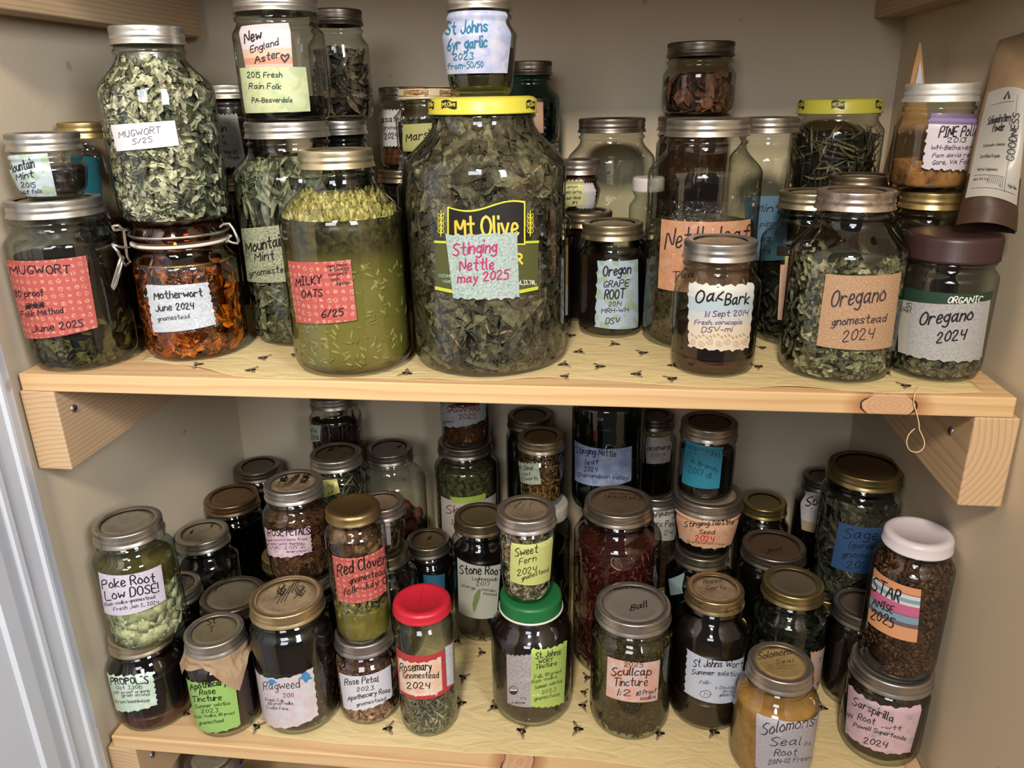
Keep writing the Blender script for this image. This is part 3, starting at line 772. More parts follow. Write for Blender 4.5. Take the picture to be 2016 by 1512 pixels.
def olive_print():
    d = J['U17']; mb = MB(); P = lambda c: plain(c, .45, 0.0, .04, 'print'); yl = (.88, .84, .24); ol = (.30, .31, .16)
    wv = lambda x, y0: y0+7*sin((x-881)/153*2*pi*.85)*-1
    n = 14
    shape(mb, d, [(856+204*i/n, 480+3*sin(i/n*pi)) for i in range(n+1)]+[(1059-201*i/n, 566+12*sin(i/n*pi)) for i in range(n+1)], P(ol), .0004)
    pline(mb, d, [(856+204*i/n, 476+3*sin(i/n*pi)) for i in range(n+1)], 5, P((.74, .78, .22)), .0006)
    pline(mb, d, [(858+200*i/n, 567+14*sin(i/n*pi)) for i in range(n+1)], 7, P((.74, .78, .22)), .0006)
    fl = lambda g: [(881+g+(153-2*g)*i/n, 404+g+10*sin(i/n*2*pi*.82+.25)) for i in range(n+1)]+[(1034-g-(153-2*g)*i/n, 482-g) for i in range(n+1)]
    shape(mb, d, fl(0), P(yl), .0008); shape(mb, d, fl(3), P((.075, .07, .06)), .0011)
    write(mb, d, (('Mt', 898, 466, 934, 464, 38, (.85, .70, .22), .125), ('Olive', 948, 464, 1020, 463, 38, (.85, .74, .28), .125)), mapf(d, .0014), jit=0, slant=0)
    for x in (868, 1044):
        pline(mb, d, [(x, 414), (x+1, 440), (x, 465)], 1.6, P(yl), .0006)
        for i in range(4):
            for s in (-1, 1):
                y = 422+i*10; pline(mb, d, [(x, y+8), (x+s*6, y+4), (x+s*5, y-3), (x+s*1, y+2), (x, y+8)], 1.5, P(yl), .0006)
    write(mb, d, (('R', 1015, 519, 1028, 519, 19, (.88, .76, .22), .22), ('(1GAL)3.78L', 1006, 560, 1056, 560, 8, (.9, .9, .85), .17), ('CUCUMBERS', 864, 545, 902, 547, 6, (.55, .72, .62), .15), ('VINEGAR', 872, 556, 902, 558, 5, (.55, .72, .62), .15)), mapf(d, .0009), jit=0, slant=0)
    shape(mb, d, [(922, 578), (963, 580), (1004, 578), (1004, 587), (963, 590), (922, 587)], P((.80, .20, .16)), .0009)
    write(mb, d, (('SINCE 1926', 925, 587, 995, 586, 8, (.92, .9, .88), .16),), mapf(d, .0012), jit=0, slant=0)
    mb.build('printed_label', d['e'])
olive_print()
label('U17', ((878, 461), (1017, 456), (1022, 585), (893, 586)), paper('speck', (.52, .62, .58), (.70, .77, .74)), (('Stinging', 893, 503, 977, 494, 23, (.66, .12, .36), .13), ('Nettle', 906, 532, 971, 529, 22, (.66, .12, .36), .13), ('may 2025', 902, 557, 1000, 548, 17, (.66, .12, .36), .16)), (1, 0, 1, 0), off=.0016)
jar('U18', 'jelly_jar', 'quilted jelly jar of dark St Johns garlic with lilac label on the yellow lid', (942, -18, 136), 146, on_='U17', kind='jelly', pb=True, fill=F_liquid((.05, .05, .03), (.09, .09, .05), .46, (.2, (.12, .11, .04), (.2, .18, .07))))
label('U18', ((873, 26), (997, 23), (999, 144), (879, 147)), paper('wash', (.62, .66, .84), (.72, .74, .86), (.80, .79, .86)), (('St Johns', 877, 68, 959, 62, 24, (.12, .42, .55), .14), ('6yr garlic', 881, 99, 958, 92, 22, (.12, .42, .55), .14), ('2023', 892, 118, 931, 117, 13, (.12, .42, .55), .15), ('from-50/50', 881, 137, 951, 132, 12, (.12, .42, .55), .15)))
jar('U19b', 'mason_jar', 'dark jar under the blue-green jar', (1045, 282, 102), 108, Y=.375, X=-.022, fill=F_liquid(*BLK, .9))
jar('U19', 'mason_jar', 'blue-green glass jar with peach label behind the gallon pickle jar', (1043, 121, 92), 116, on_='U19b', gl=glass((.52, .72, .70), (.07, .26, .26)), lidf=lid(DARK), fill=F_leaf(((.20, .26, .16), (.14, .18, .12), (.26, .3, .18)), .55, 130, .014, .006))
label('U19', ((1035, 200), (1069, 201), (1070, 262), (1038, 262)), paper('plain', (.84, .66, .54)))
jar('U20', 'mason_jar', 'empty clear jar with dull lid against the back wall', (1205, 232, 136), 168, Y=.338, lidf=lid(DARK, wear=.5))
jar('U22', 'mason_jar', 'dark jar beneath the tiny round-labelled jar', (1152, 414, 112), 112, Y=.252, fill=F_liquid(*BLK, .9), lidf=lid(OLD, wear=.4))
jar('U21', 'jelly_jar', 'tiny brown jar with yellow slip and round white label', (1142, 313, 82), 82, on_='U22', kind='jelly', lidf=lid((.70, .66, .62), wear=.8), fill=F_liquid((.20, .10, .06), (.32, .17, .09), .9))
label('U21', ((1136, 360), (1168, 360), (1168, 410), (1136, 410)), paper('plain', (.82, .80, .80)), wav=(1, 1, 1, 1), name='round_label')
label('U21', ((1110, 355), (1149, 353), (1150, 404), (1112, 407)), paper('plain', (.84, .83, .55)), (('Lemon', 1112, 371, 1137, 370, 6), ('Balm Spring', 1111, 381, 1144, 379, 6), ('pear Haus', 1113, 393, 1143, 391, 6), ('dry', 1127, 401, 1137, 400, 6)), (1, 1, 0, 0), off=.0009)
jar('U23', 'straight_jar', 'dark red-black jar of Oregon grape root with blue and green leafy label', (1206, 436, 126), 130, by=665, kind='mason', lidf=lid((.74, .68, .54), dirt=.8), fill=F_liquid((.085, .05, .05), (.13, .08, .075), .74))
label('U23', ((1177, 513), (1256, 510), (1256, 644), (1171, 643)), paper('leafy', (.60, .70, .80), (.50, .64, .50)), (('Oregon', 1187, 544, 1241, 538, 19), ('GRAPE', 1188, 566, 1237, 563, 13), ('ROOT', 1190, 589, 1229, 587, 18), ('2014', 1198, 603, 1222, 603, 9), ('MRH-WH', 1184, 616, 1236, 614, 9), ('DSV', 1192, 638, 1219, 636, 11)), (0, 0, 0, 1))
jar('U24', 'bottle_jar', 'clear jar with olive, orange and white printed label tucked beside the gallon jar', (1082, 352, 70), 112, Y=.192, X=.0035, R=.032, kind='lug', lidf=lambda e, H, lr: lug_lid(e, H, lr, (.25, .2, .12)))
label('U24', ((1085, 470), (1119, 467), (1118, 620), (1085, 622)), paper('bands', (.40, .38, .14, .10), (.88, .66, .32, .60), (.86, .82, .80, 1)), (('NUTRITION', 1104, 500, 1104, 560, 5), ('GROWN', 1112, 490, 1112, 540, 4)))
jar('U25b', 'mason_jar', 'red-brown jar under the dull-lidded jar against the back wall', (1370, 228, 150), 150, Y=.372, X=.181, R=.046, lidf=lid(OLD), fill=F_mass((.22, .11, .08), (.30, .16, .11), .9))
jar('U25', 'mason_jar', 'topmost jar with red-brown bark pieces and dull lid by the back wall', (1377, 142, 137), 144, on_='U25b', kind='mason', H=.084, lidf=lid(DARK, wear=.4), fill=F_leaf(((.52, .30, .22), (.36, .2, .15), (.44, .26, .2)), .52, 40, .034, .016, lob=False, nm='bark_pieces'))
jar('U29', 'bottle_jar', 'small bottle with plain white cap behind the empty jar', (1272, 348, 52), 46, Y=.262, X=.122, R=.0215, lr=.0185, kind='lug', lidh=.016, lidf=lambda e, H, lr: plastic_lid(e, H, lr, (.80, .78, .76), .016, False), fill=F_liquid(*BLK, .6))
jar('U26', 'mason_jar', 'tall clear jar of nettle leaf with big orange watercolour label', (1394, 233, 172), 221, by=690, fill=F_mass((.26, .23, .14), (.36, .32, .2), .55, sprinkle=260, lump=.006))
label('U26', ((1302, 431), (1478, 431), (1474, 566), (1295, 567)), paper('wash', (.93, .66, .42), (.92, .56, .34), (.86, .62, .56)), (('Nettle leaf', 1309, 490, 1472, 476, 36, None, .09), ('Tea', 1323, 547, 1365, 546, 13)))
jar('U27', 'mason_jar', 'tall jar of peppermint with steel-blue label behind the nettle leaf jar', (1517, 230, 122), 146, Y=.275, lidf=lid((.70, .67, .63), wear=.4), fill=F_mass((.12, .11, .09), (.2, .17, .12), .45, sprinkle=90))
label('U27', ((1465, 385), (1552, 384), (1548, 511), (1470, 511)), paper('plain', (.30, .48, .60)), (('Mint', 1484, 417, 1536, 416, 14), ('pipr', 1496, 446, 1528, 443, 10), ('oz', 1497, 475, 1517, 475, 12), ('org', 1495, 498, 1516, 496, 9)))
jar('U28', 'pickle_jar', 'short pickle jar of dry stems with dusky yellow lid in the back corner', (1655, 194, 172), 184, Y=.348, R=.053, kind='lug', lidh=.0165, lidf=lambda e, H, lr: lug_lid(e, H, lr, (.68, .66, .25), .0165), fill=F_leaf(((.36, .35, .24), (.28, .27, .2), (.45, .42, .30), (.2, .2, .14)), .86, 260, .052, .0028, core=(.09, .09, .07), lob=False, curl=.25, nm='dried_stems'))
pickle_print('U28', 206, ((1650, 26), (1730, 11), (1578, 10)), (.80, .76, .34))
jar('U30', 'mason_jar', 'jar with dull lid peeking over the rusty-lidded oregano', (1696, 343, 134), 142, Y=.2445, R=.037, lidf=lid(OLD, wear=.3), fill=F_liquid(*BLK, .85))
jar('U31', 'sauce_jar', 'pasta sauce jar with black printed band and narrow peach label', (1614, 375, 146), 214, Y=.172, X=.2845, R=.0465, lidf=lid((.70, .66, .54)), lr=.034, fill=F_leaf(((.26, .28, .20), (.18, .2, .14)), .42, 120, .018, .006))
label('U31', ((1530, 484), (1625, 484), (1622, 503), (1528, 503)), paper('plain', (.12, .11, .09)), (('CLASSICO', 1552, 500, 1612, 502, 9, (.80, .77, .62), .13),), name='printed_band')
label('U31', ((1546, 504), (1612, 505), (1612, 524), (1545, 523)), paper('plain', (.82, .70, .32)), (('Nutrition', 1552, 513, 1590, 514, 7, None, .2), ('Facts', 1552, 522, 1576, 523, 7, None, .2)), name='nutrition_panel')
label('U31', ((1537, 521), (1557, 521), (1547, 631), (1531, 629)), paper('wash', (.84, .68, .54), (.84, .60, .50)), off=.0009)
jar('U33', 'mason_jar', 'small jar of oak bark tincture with pale blue swirl-edged label at the shelf front', (1419, 470, 152), 170, by=742, lidf=lid((.78, .76, .74), (.70, .62, .50), .6, wear=.1), fill=F_liquid((.085, .05, .05), (.15, .09, .075), .40, (.12, (.2, .09, .07), (.26, .13, .1))))
def swirls(mb, d, m):
    g = ink((.72, .58, .26))
    for i in range(7):
        x = 1364+i*17; y = 672+(i % 2)*4; r = 7
        pline(mb, d, [(x+r*(1-t/14)*cos(t*.75)*(1 if i % 2 else -1), y+r*(1-t/14)*sin(t*.75)) for t in range(13)], 1.1, g, .001)
    for i in range(16): pline(mb, d, [(1362+i*7.2, 657+(i*5 % 7)), (1365+i*7.2, 660+(i*5 % 7))], 2.4, g, .001)
label('U33', ((1359, 555), (1481, 556), (1474, 685), (1355, 681)), paper('bands', (.84, .86, .84, .2), (.70, .80, .86, .42), (.80, .82, .82, .6), (.88, .82, .74, 1)), (('Oak', 1368, 598, 1422, 590, 25), ('Bark', 1427, 601, 1473, 597, 22), ('1:1 Sept 2014', 1387, 624, 1471, 621, 11, PU), ('Fresh, corucopia', 1367, 639, 1460, 638, 9, PU), ('DSV-mi', 1381, 654, 1440, 653, 10, PU)), (1, 1, 1, 1), deco=swirls)
jar('U32', 'mason_jar', 'large jar of oregano leaves with tan linen label and rust-spotted lid', (1687, 372, 168), 238, by=752, R=.0515, lidf=lid((.80, .74, .70), (.6, .5, .42), .9, wear=.9), fill=F_leaf(((.56, .58, .40), (.46, .49, .32), (.66, .66, .48), (.34, .36, .24)), .66, 800, .016, .0075, core=(.20, .22, .14)))
label('U32', ((1626, 539), (1775, 536), (1755, 682), (1607, 680)), paper('linen', (.70, .52, .37), (.86, .72, .56)), (('Oregano', 1634, 606, 1741, 592, 33, (.2, .15, .22), .09), ('gnomestead', 1637, 641, 1743, 633, 16, (.2, .15, .22), .13), ('2024', 1657, 673, 1717, 666, 21, (.2, .15, .22), .1)))
jar('U35', 'mason_jar', 'dark jar with shiny gold lid under the pine pollen jar', (1837, 374, 138), 146, Y=.154, lidf=lid(GOLD, GOLD, .1, wear=.05), fill=F_liquid(*BLK, .8))
jar('U34', 'straight_jar', 'white-lidded jar of pine pollen with purple-topped label', (1856, 164, 160), 168, on_='U35', kind='straight', lidf=lambda e, H, lr: band_lid(e, H, lr, (.90, .90, .88), (.86, .86, .84), .1, .02, rough=.55), fill=F_mass((.62, .40, .20), (.72, .48, .25), .30, 'pollen', lump=.001, scale=40))
label('U34', ((1833, 222), (1924, 225), (1905, 335), (1815, 332)), paper('bands', (.42, .34, .56, .08), (.56, .48, .68, .14), (.45, .36, .58, .19), (.84, .80, .84, 1)), (('PINE Pollen', 1848, 270, 1932, 266, 21, None, .12), ('2013', 1864, 280, 1900, 280, 9), ('WH-Belhaven', 1832, 295, 1912, 294, 9, PU), ('Pam david ret', 1835, 310, 1914, 308, 8, PU), ('Gore, VA Folk', 1835, 324, 1910, 322, 9, PU)), (0, 0, 1, 1))
jar('U36', 'peanut_butter_jar', 'plastic jar of oregano with ribbed dark brown cap and grey label', (1881, 456, 186), 203, by=749, kind='lug', lidh=.0225, lidf=lambda e, H, lr: plastic_lid(e, H, lr, (.24, .15, .15), .0225), lr=.0395, fill=F_leaf(((.42, .45, .33), (.32, .36, .25), (.5, .5, .38)), .24, 260, .014, .007, core=(.2, .21, .15)))
label('U36', ((1775, 562), (1957, 572), (1948, 606), (1772, 594)), paper('plain', (.10, .26, .17)), (('ORGANIC', 1865, 597, 1932, 596, 13, (.88, .88, .86), .16),), name='printed_band')
label('U36', ((1771, 588), (1950, 590), (1932, 703), (1768, 692)), paper('plain', (.74, .72, .66)), (('Si', 1784, 604, 1794, 606, 9), ('Nat', 1778, 613, 1794, 615, 9)), name='printed_wrap', off=.0007)
label('U36', ((1794, 593), (1945, 591), (1928, 707), (1785, 698)), paper('speck', (.62, .61, .63), (.70, .70, .70)), (('Oregano', 1809, 641, 1912, 629, 26, None, .12), ('2024', 1842, 675, 1897, 667, 20, None, .14)), (0, 0, 1, 0), off=.0011)

# ------------------------------------------------------------------ lower shelf jars
jar('L2', 'mason_jar', 'dark propolis jar with torn mint-green label at the shelf end', (275, 1237, 134), 152, by=1432, low=1, R=.0445, lidf=lid((.80, .74, .62)), fill=F_liquid((.07, .055, .05), (.1, .08, .07), .62, (.17, (.26, .13, .09), (.33, .18, .12))))
label('L2', ((210, 1322), (299, 1321), (310, 1387), (227, 1395)), paper('wash', (.84, .88, .86), (.70, .86, .72), (.88, .86, .76)), (('PROPOLIS', 219, 1348, 292, 1345, 15, None, .16), ('Oct 3,2015', 229, 1357, 280, 1356, 7), ('190 proof organic', 224, 1367, 296, 1362, 6), ('grain alcohol', 240, 1372, 295, 1369, 6), ('from beehives~', 227, 1385, 294, 1382, 7)), (1, 1, 1, 1), sag=0.0035)
jar('L1', 'mason_jar', 'teal glass jar of poke root cubes with lilac label on the propolis jar', (250, 1025, 147), 165, on_='L2', low=1, gl=glass((.92, .95, .92), (.14, .38, .36)), lidf=lid((.74, .71, .66), (.55, .52, .45), .5, wear=.6))
def poke(d):
    mb = MB(); H = d['H']; lathe_fill(mb, d['p'], .010, .006, H*.46, mass((.42, .46, .32), (.55, .6, .44), 60), lump=.004)
    lathe_fill(mb, d['p'], .0035, H*.48, H*.67, liquid((.34, .30, .15), (.45, .40, .2)))
    grains(mb, d['p'], G, .008, H*.5, 420, .017, .0085, [herb((.86, .84, .62), .12), herb((.78, .77, .55), .12), herb((.68, .68, .46), .12)], 9, dens=.006, block=True)
    tag(mb.build('root_cubes', d['e']), None, None, kind='stuff')
poke(J['L1'])
label('L1', ((193, 1126), (317, 1111), (327, 1179), (206, 1206)), paper('speck', (.80, .74, .84), (.87, .83, .89)), (('Poke Root', 202, 1160, 305, 1145, 18, None, .13), ('Low DOSE!', 208, 1183, 312, 1165, 18, None, .13), ('Rain vodka-gnomestead', 207, 1194, 305, 1178, 7), ('Fresh Jan 2, 2024', 224, 1203, 312, 1189, 7)))
jar('L10', 'mason_jar', 'small jar of apothecary rose tincture with lime label and brown paper collar', (421, 1238, 127), 136, by=1447, low=1, lidf=lid((.76, .73, .68), (.50, .46, .36), .3, notes=(('St', 408, 1232, 424, 1226, 12), ('T', 412, 1245, 420, 1243, 10))), fill=F_liquid((.11, .065, .055), (.17, .10, .085), .80))
label('L10', ((366, 1334), (461, 1329), (474, 1427), (383, 1432)), paper('speck', (.55, .76, .33), (.62, .80, .38)), (('Apothecary', 375, 1358, 446, 1347, 13, None, .17), ('Rose', 393, 1368, 424, 1365, 11, None, .17), ('Tincture', 379, 1382, 436, 1378, 11, None, .17), ('Summer solstice', 384, 1395, 453, 1387, 7), ('2023', 396, 1404, 429, 1402, 8), ('Rain Vodka, 80 proof', 383, 1415, 462, 1406, 6), ('gnomestead', 392, 1427, 440, 1421, 7)), (1, 0, 1, 0), sag=0.0032)
def collar():
    d = J['L10']; mb = MB(); m = plain((.66, .55, .43), .8, 0.0, .3, 'kraft'); N = 48; zt = d['H']-.0172; vs = []; fs = []
    for i in range(N+1):
        th = -pi+2*pi*i/N; dg = math.degrees(th)
        ln = .010+.006*abs(sin(th*2.5))+.034*max(0, 1-abs(dg-52)/34)+.022*max(0, 1-abs(dg+58)/20)
        for j in range(4):
            t = j/3; z = zt-ln*t; r = max(d['rn']+.003, r_at(d['p'], z)+.0012+.003*t+.001*sin(th*9)*t); vs.append((r*sin(th), -r*cos(th), z))
    for i in range(N):
        for j in range(3): a = i*4+j; fs.append((a, a+1, a+5, a+4))
    mb.add(vs, fs, m); o = mb.build('paper_collar', d['e'], smooth=False)
    s = o.modifiers.new('thick', 'SOLIDIFY'); s.thickness = .0004
collar()
jar('L11', 'mason_jar', 'black ragweed tincture jar with white, pink and blue label', (564, 1172, 153), 160, by=1443, low=1, R=.0475, kind='straight', lidf=lid((.82, .72, .54), (.68, .60, .46), .6, notes=(('%#', 540, 1180, 590, 1160, 26, None, .05), ('#%', 545, 1190, 600, 1172, 24, None, .05))), fill=F_liquid((.045, .04, .042), (.08, .07, .07), .84))
label('L11', ((499, 1313), (616, 1314), (627, 1408), (515, 1414)), paper('wash', (.90, .78, .80), (.87, .84, .87), (.90, .88, .90)), (('Ragweed', 519, 1359, 590, 1354, 17, None, .09), ('2011', 557, 1373, 577, 1372, 8, (.5, .08, .1), .15), ('Fresh, Folk', 523, 1380, 559, 1382, 6), ('100 proof vodka', 528, 1388, 577, 1387, 6), ('Trudys Farm', 524, 1395, 567, 1398, 6)), (1, 1, 1, 1),
      deco=lambda mb, d, m: [shape(mb, d, [(cx+rx*(1+.3*sin(5*t))*cos(t), cy_+ry*(1+.25*cos(4*t))*sin(t)) for t in [k*pi/10 for k in range(20)]], plain((.30, .60, .82), .6, 0.0, .5, 'blue_wash'), .0007) for cx, cy_, rx, ry in ((602, 1333, 11, 9), (535, 1343, 9, 5))])
jar('L16', 'mason_jar', 'jar of rose petals with pale grey label under the red clover jar', (715, 1238, 119), 126, by=1426, low=1, R=.0385, lidf=lid((.74, .70, .68), wear=.3), fill=F_leaf(((.72, .48, .46), (.80, .60, .50), (.58, .34, .38), (.66, .5, .36)), .62, 330, .017, .010, core=(.36, .23, .19), nm='rose_petals', curl=1.0))
label('L16', ((667, 1323), (769, 1308), (773, 1369), (677, 1394)), paper('speck', (.80, .79, .85), (.86, .85, .89)), (('Rose Petal', 679, 1349, 745, 1342, 12, None, .14), ('2023', 702, 1361, 735, 1358, 8, None, .16), ('Apothecary Rose', 685, 1380, 768, 1362, 9, None, .16), ('gnomestead', 702, 1391, 759, 1378, 7, None, .16)), (0, 0, 1, 0), sag=0.002)
def clover(d):
    mb = MB(); H = d['H']; lathe_fill(mb, d['p'], G, .004, H*.26, liquid((.42, .38, .16), (.55, .5, .24))); lathe_fill(mb, d['p'], .009, H*.262, H*.80, mass((.26, .17, .09), (.36, .25, .14)), lump=.003)
    cs = [herb((.44, .28, .16), .4), herb((.52, .36, .22), .4), herb((.36, .22, .12), .4)]
    grains(mb, d['p'], G, H*.56, H*.84, 22, .022, .019, cs, 4, dens=.003, sphere=True)
    scatter(mb, d['p'], G, H*.20, H*.40, 90, .018, .006, [herb((.60, .58, .34)), herb((.5, .46, .26))], 8); scatter(mb, d['p'], G, H*.50, H*.84, 240, .012, .002, cs, 8, lob=False)
    tag(mb.build('clover_blossoms', d['e']), None, None, kind='stuff')
jar('L15', 'straight_jar', 'tall slim jar of red clover with plain gold cap and red floral label', (694, 993, 108), 119, on_='L16', low=1, kind='lug', lidh=.0135, lidf=lambda e, H, lr: lug_lid(e, H, lr, (.60, .51, .34), .0135, .36, met=1), fill=clover)
label('L15', ((654, 1093), (757, 1072), (761, 1162), (665, 1182)), RED, (('Red Clover', 665, 1135, 762, 1110, 23, None, .12), ('gnomestead', 688, 1150, 757, 1130, 12, None, .15), ('folk-July 0', 675, 1174, 760, 1148, 13, None, .14)))
jar('L25', 'straight_jar', 'tall clear jar of rosemary needles with bright red cap', (830, 1178, 115), 115, by=1450, low=1, kind='lug', lidh=.0135, lidf=lambda e, H, lr: lug_lid(e, H, lr, (.74, .13, .20), .0135, .4, embossed=(('MEZZETTA', 826, 1192, 832, 1160, 7, (.66, .08, .15), .15),)),
    fill=F_leaf(((.56, .58, .46), (.46, .49, .37), (.66, .68, .56), (.34, .36, .28)), .30, 420, .024, .0022, core=(.2, .22, .17), lob=False, curl=.3, nm='rosemary_needles'))
label('L25', ((779, 1271), (892, 1258), (894, 1345), (786, 1357)), paper('plain', (.80, .20, .22)), (('DR WT 10 OZ (283g)', 817, 1371, 861, 1367, 5, (.92, .88, .86), .16),), name='printed_wrap')
label('L25', ((876, 1273), (891, 1264), (893, 1344), (880, 1351)), paper('speck', (.70, .72, .76), (.88, .88, .90)), name='nutrition_panel', off=.0009)
label('L25', ((784, 1292), (868, 1292), (871, 1358), (789, 1356)), paper('wash', (.93, .70, .54), (.92, .78, .66), (.93, .86, .80)), (('Rosemary', 788, 1322, 849, 1318, 16, None, .13), ('Gnomestead', 794, 1335, 863, 1334, 12, None, .14), ('2024', 801, 1355, 845, 1355, 12, None, .16)), (1, 0, 0, 0), off=.0009)
jar('L24', 'mason_jar', 'dark St Johns wort tincture jar with green plastic cap and lime label', (1045, 1165, 123), 158, by=1430, low=1, lidf=lambda e, H, lr: plastic_lid(e, H, lr, (.12, .42, .22), .0175, True, (.86, .86, .82)), fill=F_liquid((.115, .08, .075), (.16, .115, .105), .88))
label('L24', ((997, 1288), (1050, 1287), (1050, 1392), (999, 1384)), paper('speck', (.62, .60, .62), (.76, .73, .75)), (('N1.', 1025, 1377, 1036, 1377, 5), ('Lot #22298', 1004, 1385, 1033, 1386, 4)), (1, 0, 0, 0), name='torn_label',
      deco=lambda mb, d, m: (shape(mb, d, [(1011+8*cos(k*pi/10), 1359+8*sin(k*pi/10)) for k in range(20)], plain((.9, .9, .9), .6, 0.0, .05, 'print'), .0007), pline(mb, d, [(1011+8*cos(k*pi/10), 1359+8*sin(k*pi/10)) for k in range(21)], 1.6, ink(), .0009), shape(mb, d, [(1003, 1360), (1019, 1360), (1017, 1365), (1011, 1367), (1005, 1365)], ink(), .001), write(mb, d, (('USDA', 1006, 1357, 1016, 1357, 4, None, .2),), mapf(d, .001))))
label('L24', ((1046, 1276), (1116, 1259), (1110, 1382), (1044, 1390)), paper('speck', (.68, .83, .32), (.76, .88, .40)), (('St. Johns', 1054, 1297, 1103, 1288, 12, None, .15), ('WORT', 1060, 1306, 1088, 1302, 8, None, .17), ('Tincture', 1054, 1317, 1095, 1309, 9, None, .16), ('Folk, 80 proof', 1052, 1336, 1104, 1324, 7), ('Rain vodka', 1047, 1346, 1096, 1334, 7), ('Summer solstice', 1052, 1357, 1106, 1343, 7), ('2023', 1066, 1366, 1093, 1360, 7), ('gnomestead', 1052, 1379, 1100, 1369, 7)), (1, 0, 1, 0), off=.0008)
jar('L23', 'straight_jar', 'small jar of crumpled sweet fern with yellow-green label on the green cap', (1036, 1000, 121), 112, on_='L24', low=1, kind='jelly', lidf=lid((.80, .77, .74), (.60, .53, .44), .5, notes=(('Sweet', 1012, 1003, 1032, 985, 7), ('Fern', 1026, 1006, 1038, 984, 6), ('2024', 1042, 1000, 1056, 978, 6))), fill=F_leaf(((.72, .70, .56), (.60, .62, .46), (.50, .40, .30), (.78, .76, .66), (.40, .32, .24)), .80, 380, .019, .009, core=(.30, .26, .2), curl=1.0))
label('L23', ((1007, 1068), (1087, 1055), (1083, 1140), (1004, 1143)), paper('speck', (.78, .80, .40), (.84, .86, .48)), (('Sweet', 1014, 1096, 1058, 1087, 15, None, .12), ('Fern', 1022, 1112, 1055, 1104, 12, None, .12), ('2024', 1018, 1134, 1055, 1126, 12, None, .13), ('gnomestead', 1027, 1143, 1079, 1125, 9, None, .14)))
jar('L36', 'straight_jar', 'wide jar packed with greenish scullcap tincture and peach 2025 label', (1247, 1186, 153), 160, by=1455, low=1, kind='straight', lidf=lid((.76, .73, .70), (.56, .53, .50), .15, wear=.5, notes=(('Ball', 1241, 1203, 1274, 1195, 12, (.08, .07, .07), .16), ('crafted to quality', 1207, 1157, 1270, 1152, 4, (.15, .13, .12), .2), ('sealed for freshness', 1208, 1162, 1272, 1157, 4, (.15, .13, .12), .2))), fill=F_mass((.22, .19, .095), (.36, .32, .17), .86, 'steeped_herb', sprinkle=520, L=.009, Wd=.003, scale=230))
label('L36', ((1196, 1292), (1300, 1299), (1294, 1378), (1193, 1369)), paper('wash', (.90, .62, .52), (.88, .70, .64), (.78, .80, .86)), (('2025', 1228, 1312, 1265, 1313, 9, None, .15), ('Scullcap', 1203, 1330, 1281, 1329, 16, None, .14), ('Tincture', 1208, 1350, 1274, 1350, 16, None, .12), ('1:2', 1212, 1369, 1241, 1370, 12, None, .15), ('80 Proof', 1252, 1370, 1291, 1364, 9, None, .16), ('vodka', 1260, 1379, 1290, 1374, 8, None, .17)), sag=.0025)
jar('L37', 'mason_jar', 'dark summer solstice jar with pale blue label and grimy gold-brown lid', (1408, 1156, 121), 152, by=1436, low=1, R=.0455, lidf=lid((.74, .66, .50), (.66, .58, .48), .6, wear=.9, notes=(('Basil', 1385, 1150, 1420, 1146, 8), ('Garlic', 1388, 1162, 1430, 1160, 8))), fill=F_liquid((.07, .055, .055), (.11, .085, .08), .62, (.22, (.13, .08, .07), (.17, .11, .1))))
label('L37', ((1353, 1277), (1465, 1293), (1453, 1377), (1347, 1361)), paper('speck', (.74, .79, .90), (.82, .86, .94)), (('St Johns Wort', 1364, 1312, 1462, 1314, 14, None, .13), ('Summer solstice', 1361, 1327, 1457, 1331, 9, None, .17), ('Folk-', 1377, 1346, 1400, 1347, 7), ('+ Davids', 1408, 1357, 1445, 1356, 7), ('garden', 1422, 1363, 1448, 1363, 6), ('gnomestead', 1416, 1371, 1450, 1369, 6)), (0, 0, 0, 1),
      deco=lambda mb, d, m: pline(mb, d, [(1389+11*cos(k*pi/8), 1366+7*sin(k*pi/8)) for k in range(17)]+[(1394, 1368), (1388, 1362), (1386, 1369)], 1.0, ink(), .001))
jar('L43', 'mason_jar', 'jar of amber Solomons seal tincture with grey-lilac label at the shelf front', (1537, 1302, 137), 164, Y=.048, low=1, R=.0455, lr=.0365, lidf=lid((.76, .72, .68), (.72, .62, .42), .35, notes=(('Solomons', 1492, 1299, 1559, 1287, 13), ('Seal', 1526, 1307, 1562, 1304, 8), ('Ball', 1516, 1279, 1542, 1274, 6), ('for freshness', 1512, 1312, 1566, 1311, 3), ('to quality', 1514, 1317, 1562, 1316, 3))), fill=F_liquid((.66, .48, .24), (.76, .58, .33), .70))
label('L43', ((1491, 1402), (1611, 1396), (1601, 1506), (1487, 1509)), paper('speck', (.72, .71, .77), (.79, .78, .83)), (('Solomons', 1498, 1448, 1602, 1428, 23, (.15, .11, .17), .09), ('Seal', 1515, 1468, 1575, 1466, 17, (.15, .11, .17), .11), ('Root', 1524, 1488, 1567, 1486, 13, (.15, .11, .17), .13), ('2014-1:2 Fresh', 1512, 1505, 1596, 1496, 9, None, .14), ('PA', 1583, 1469, 1596, 1468, 8)), sag=0.003)
jar('L46', 'straight_jar', 'wide jar of brown sarsparilla root with pink and grey torn label', (1757, 1300, 174), 168, by=1502, low=1, kind='straight', lidf=lid((.74, .71, .68), (.45, .43, .42), .3), fill=F_mass((.20, .15, .12), (.28, .22, .18), .78, 'root_powder'))
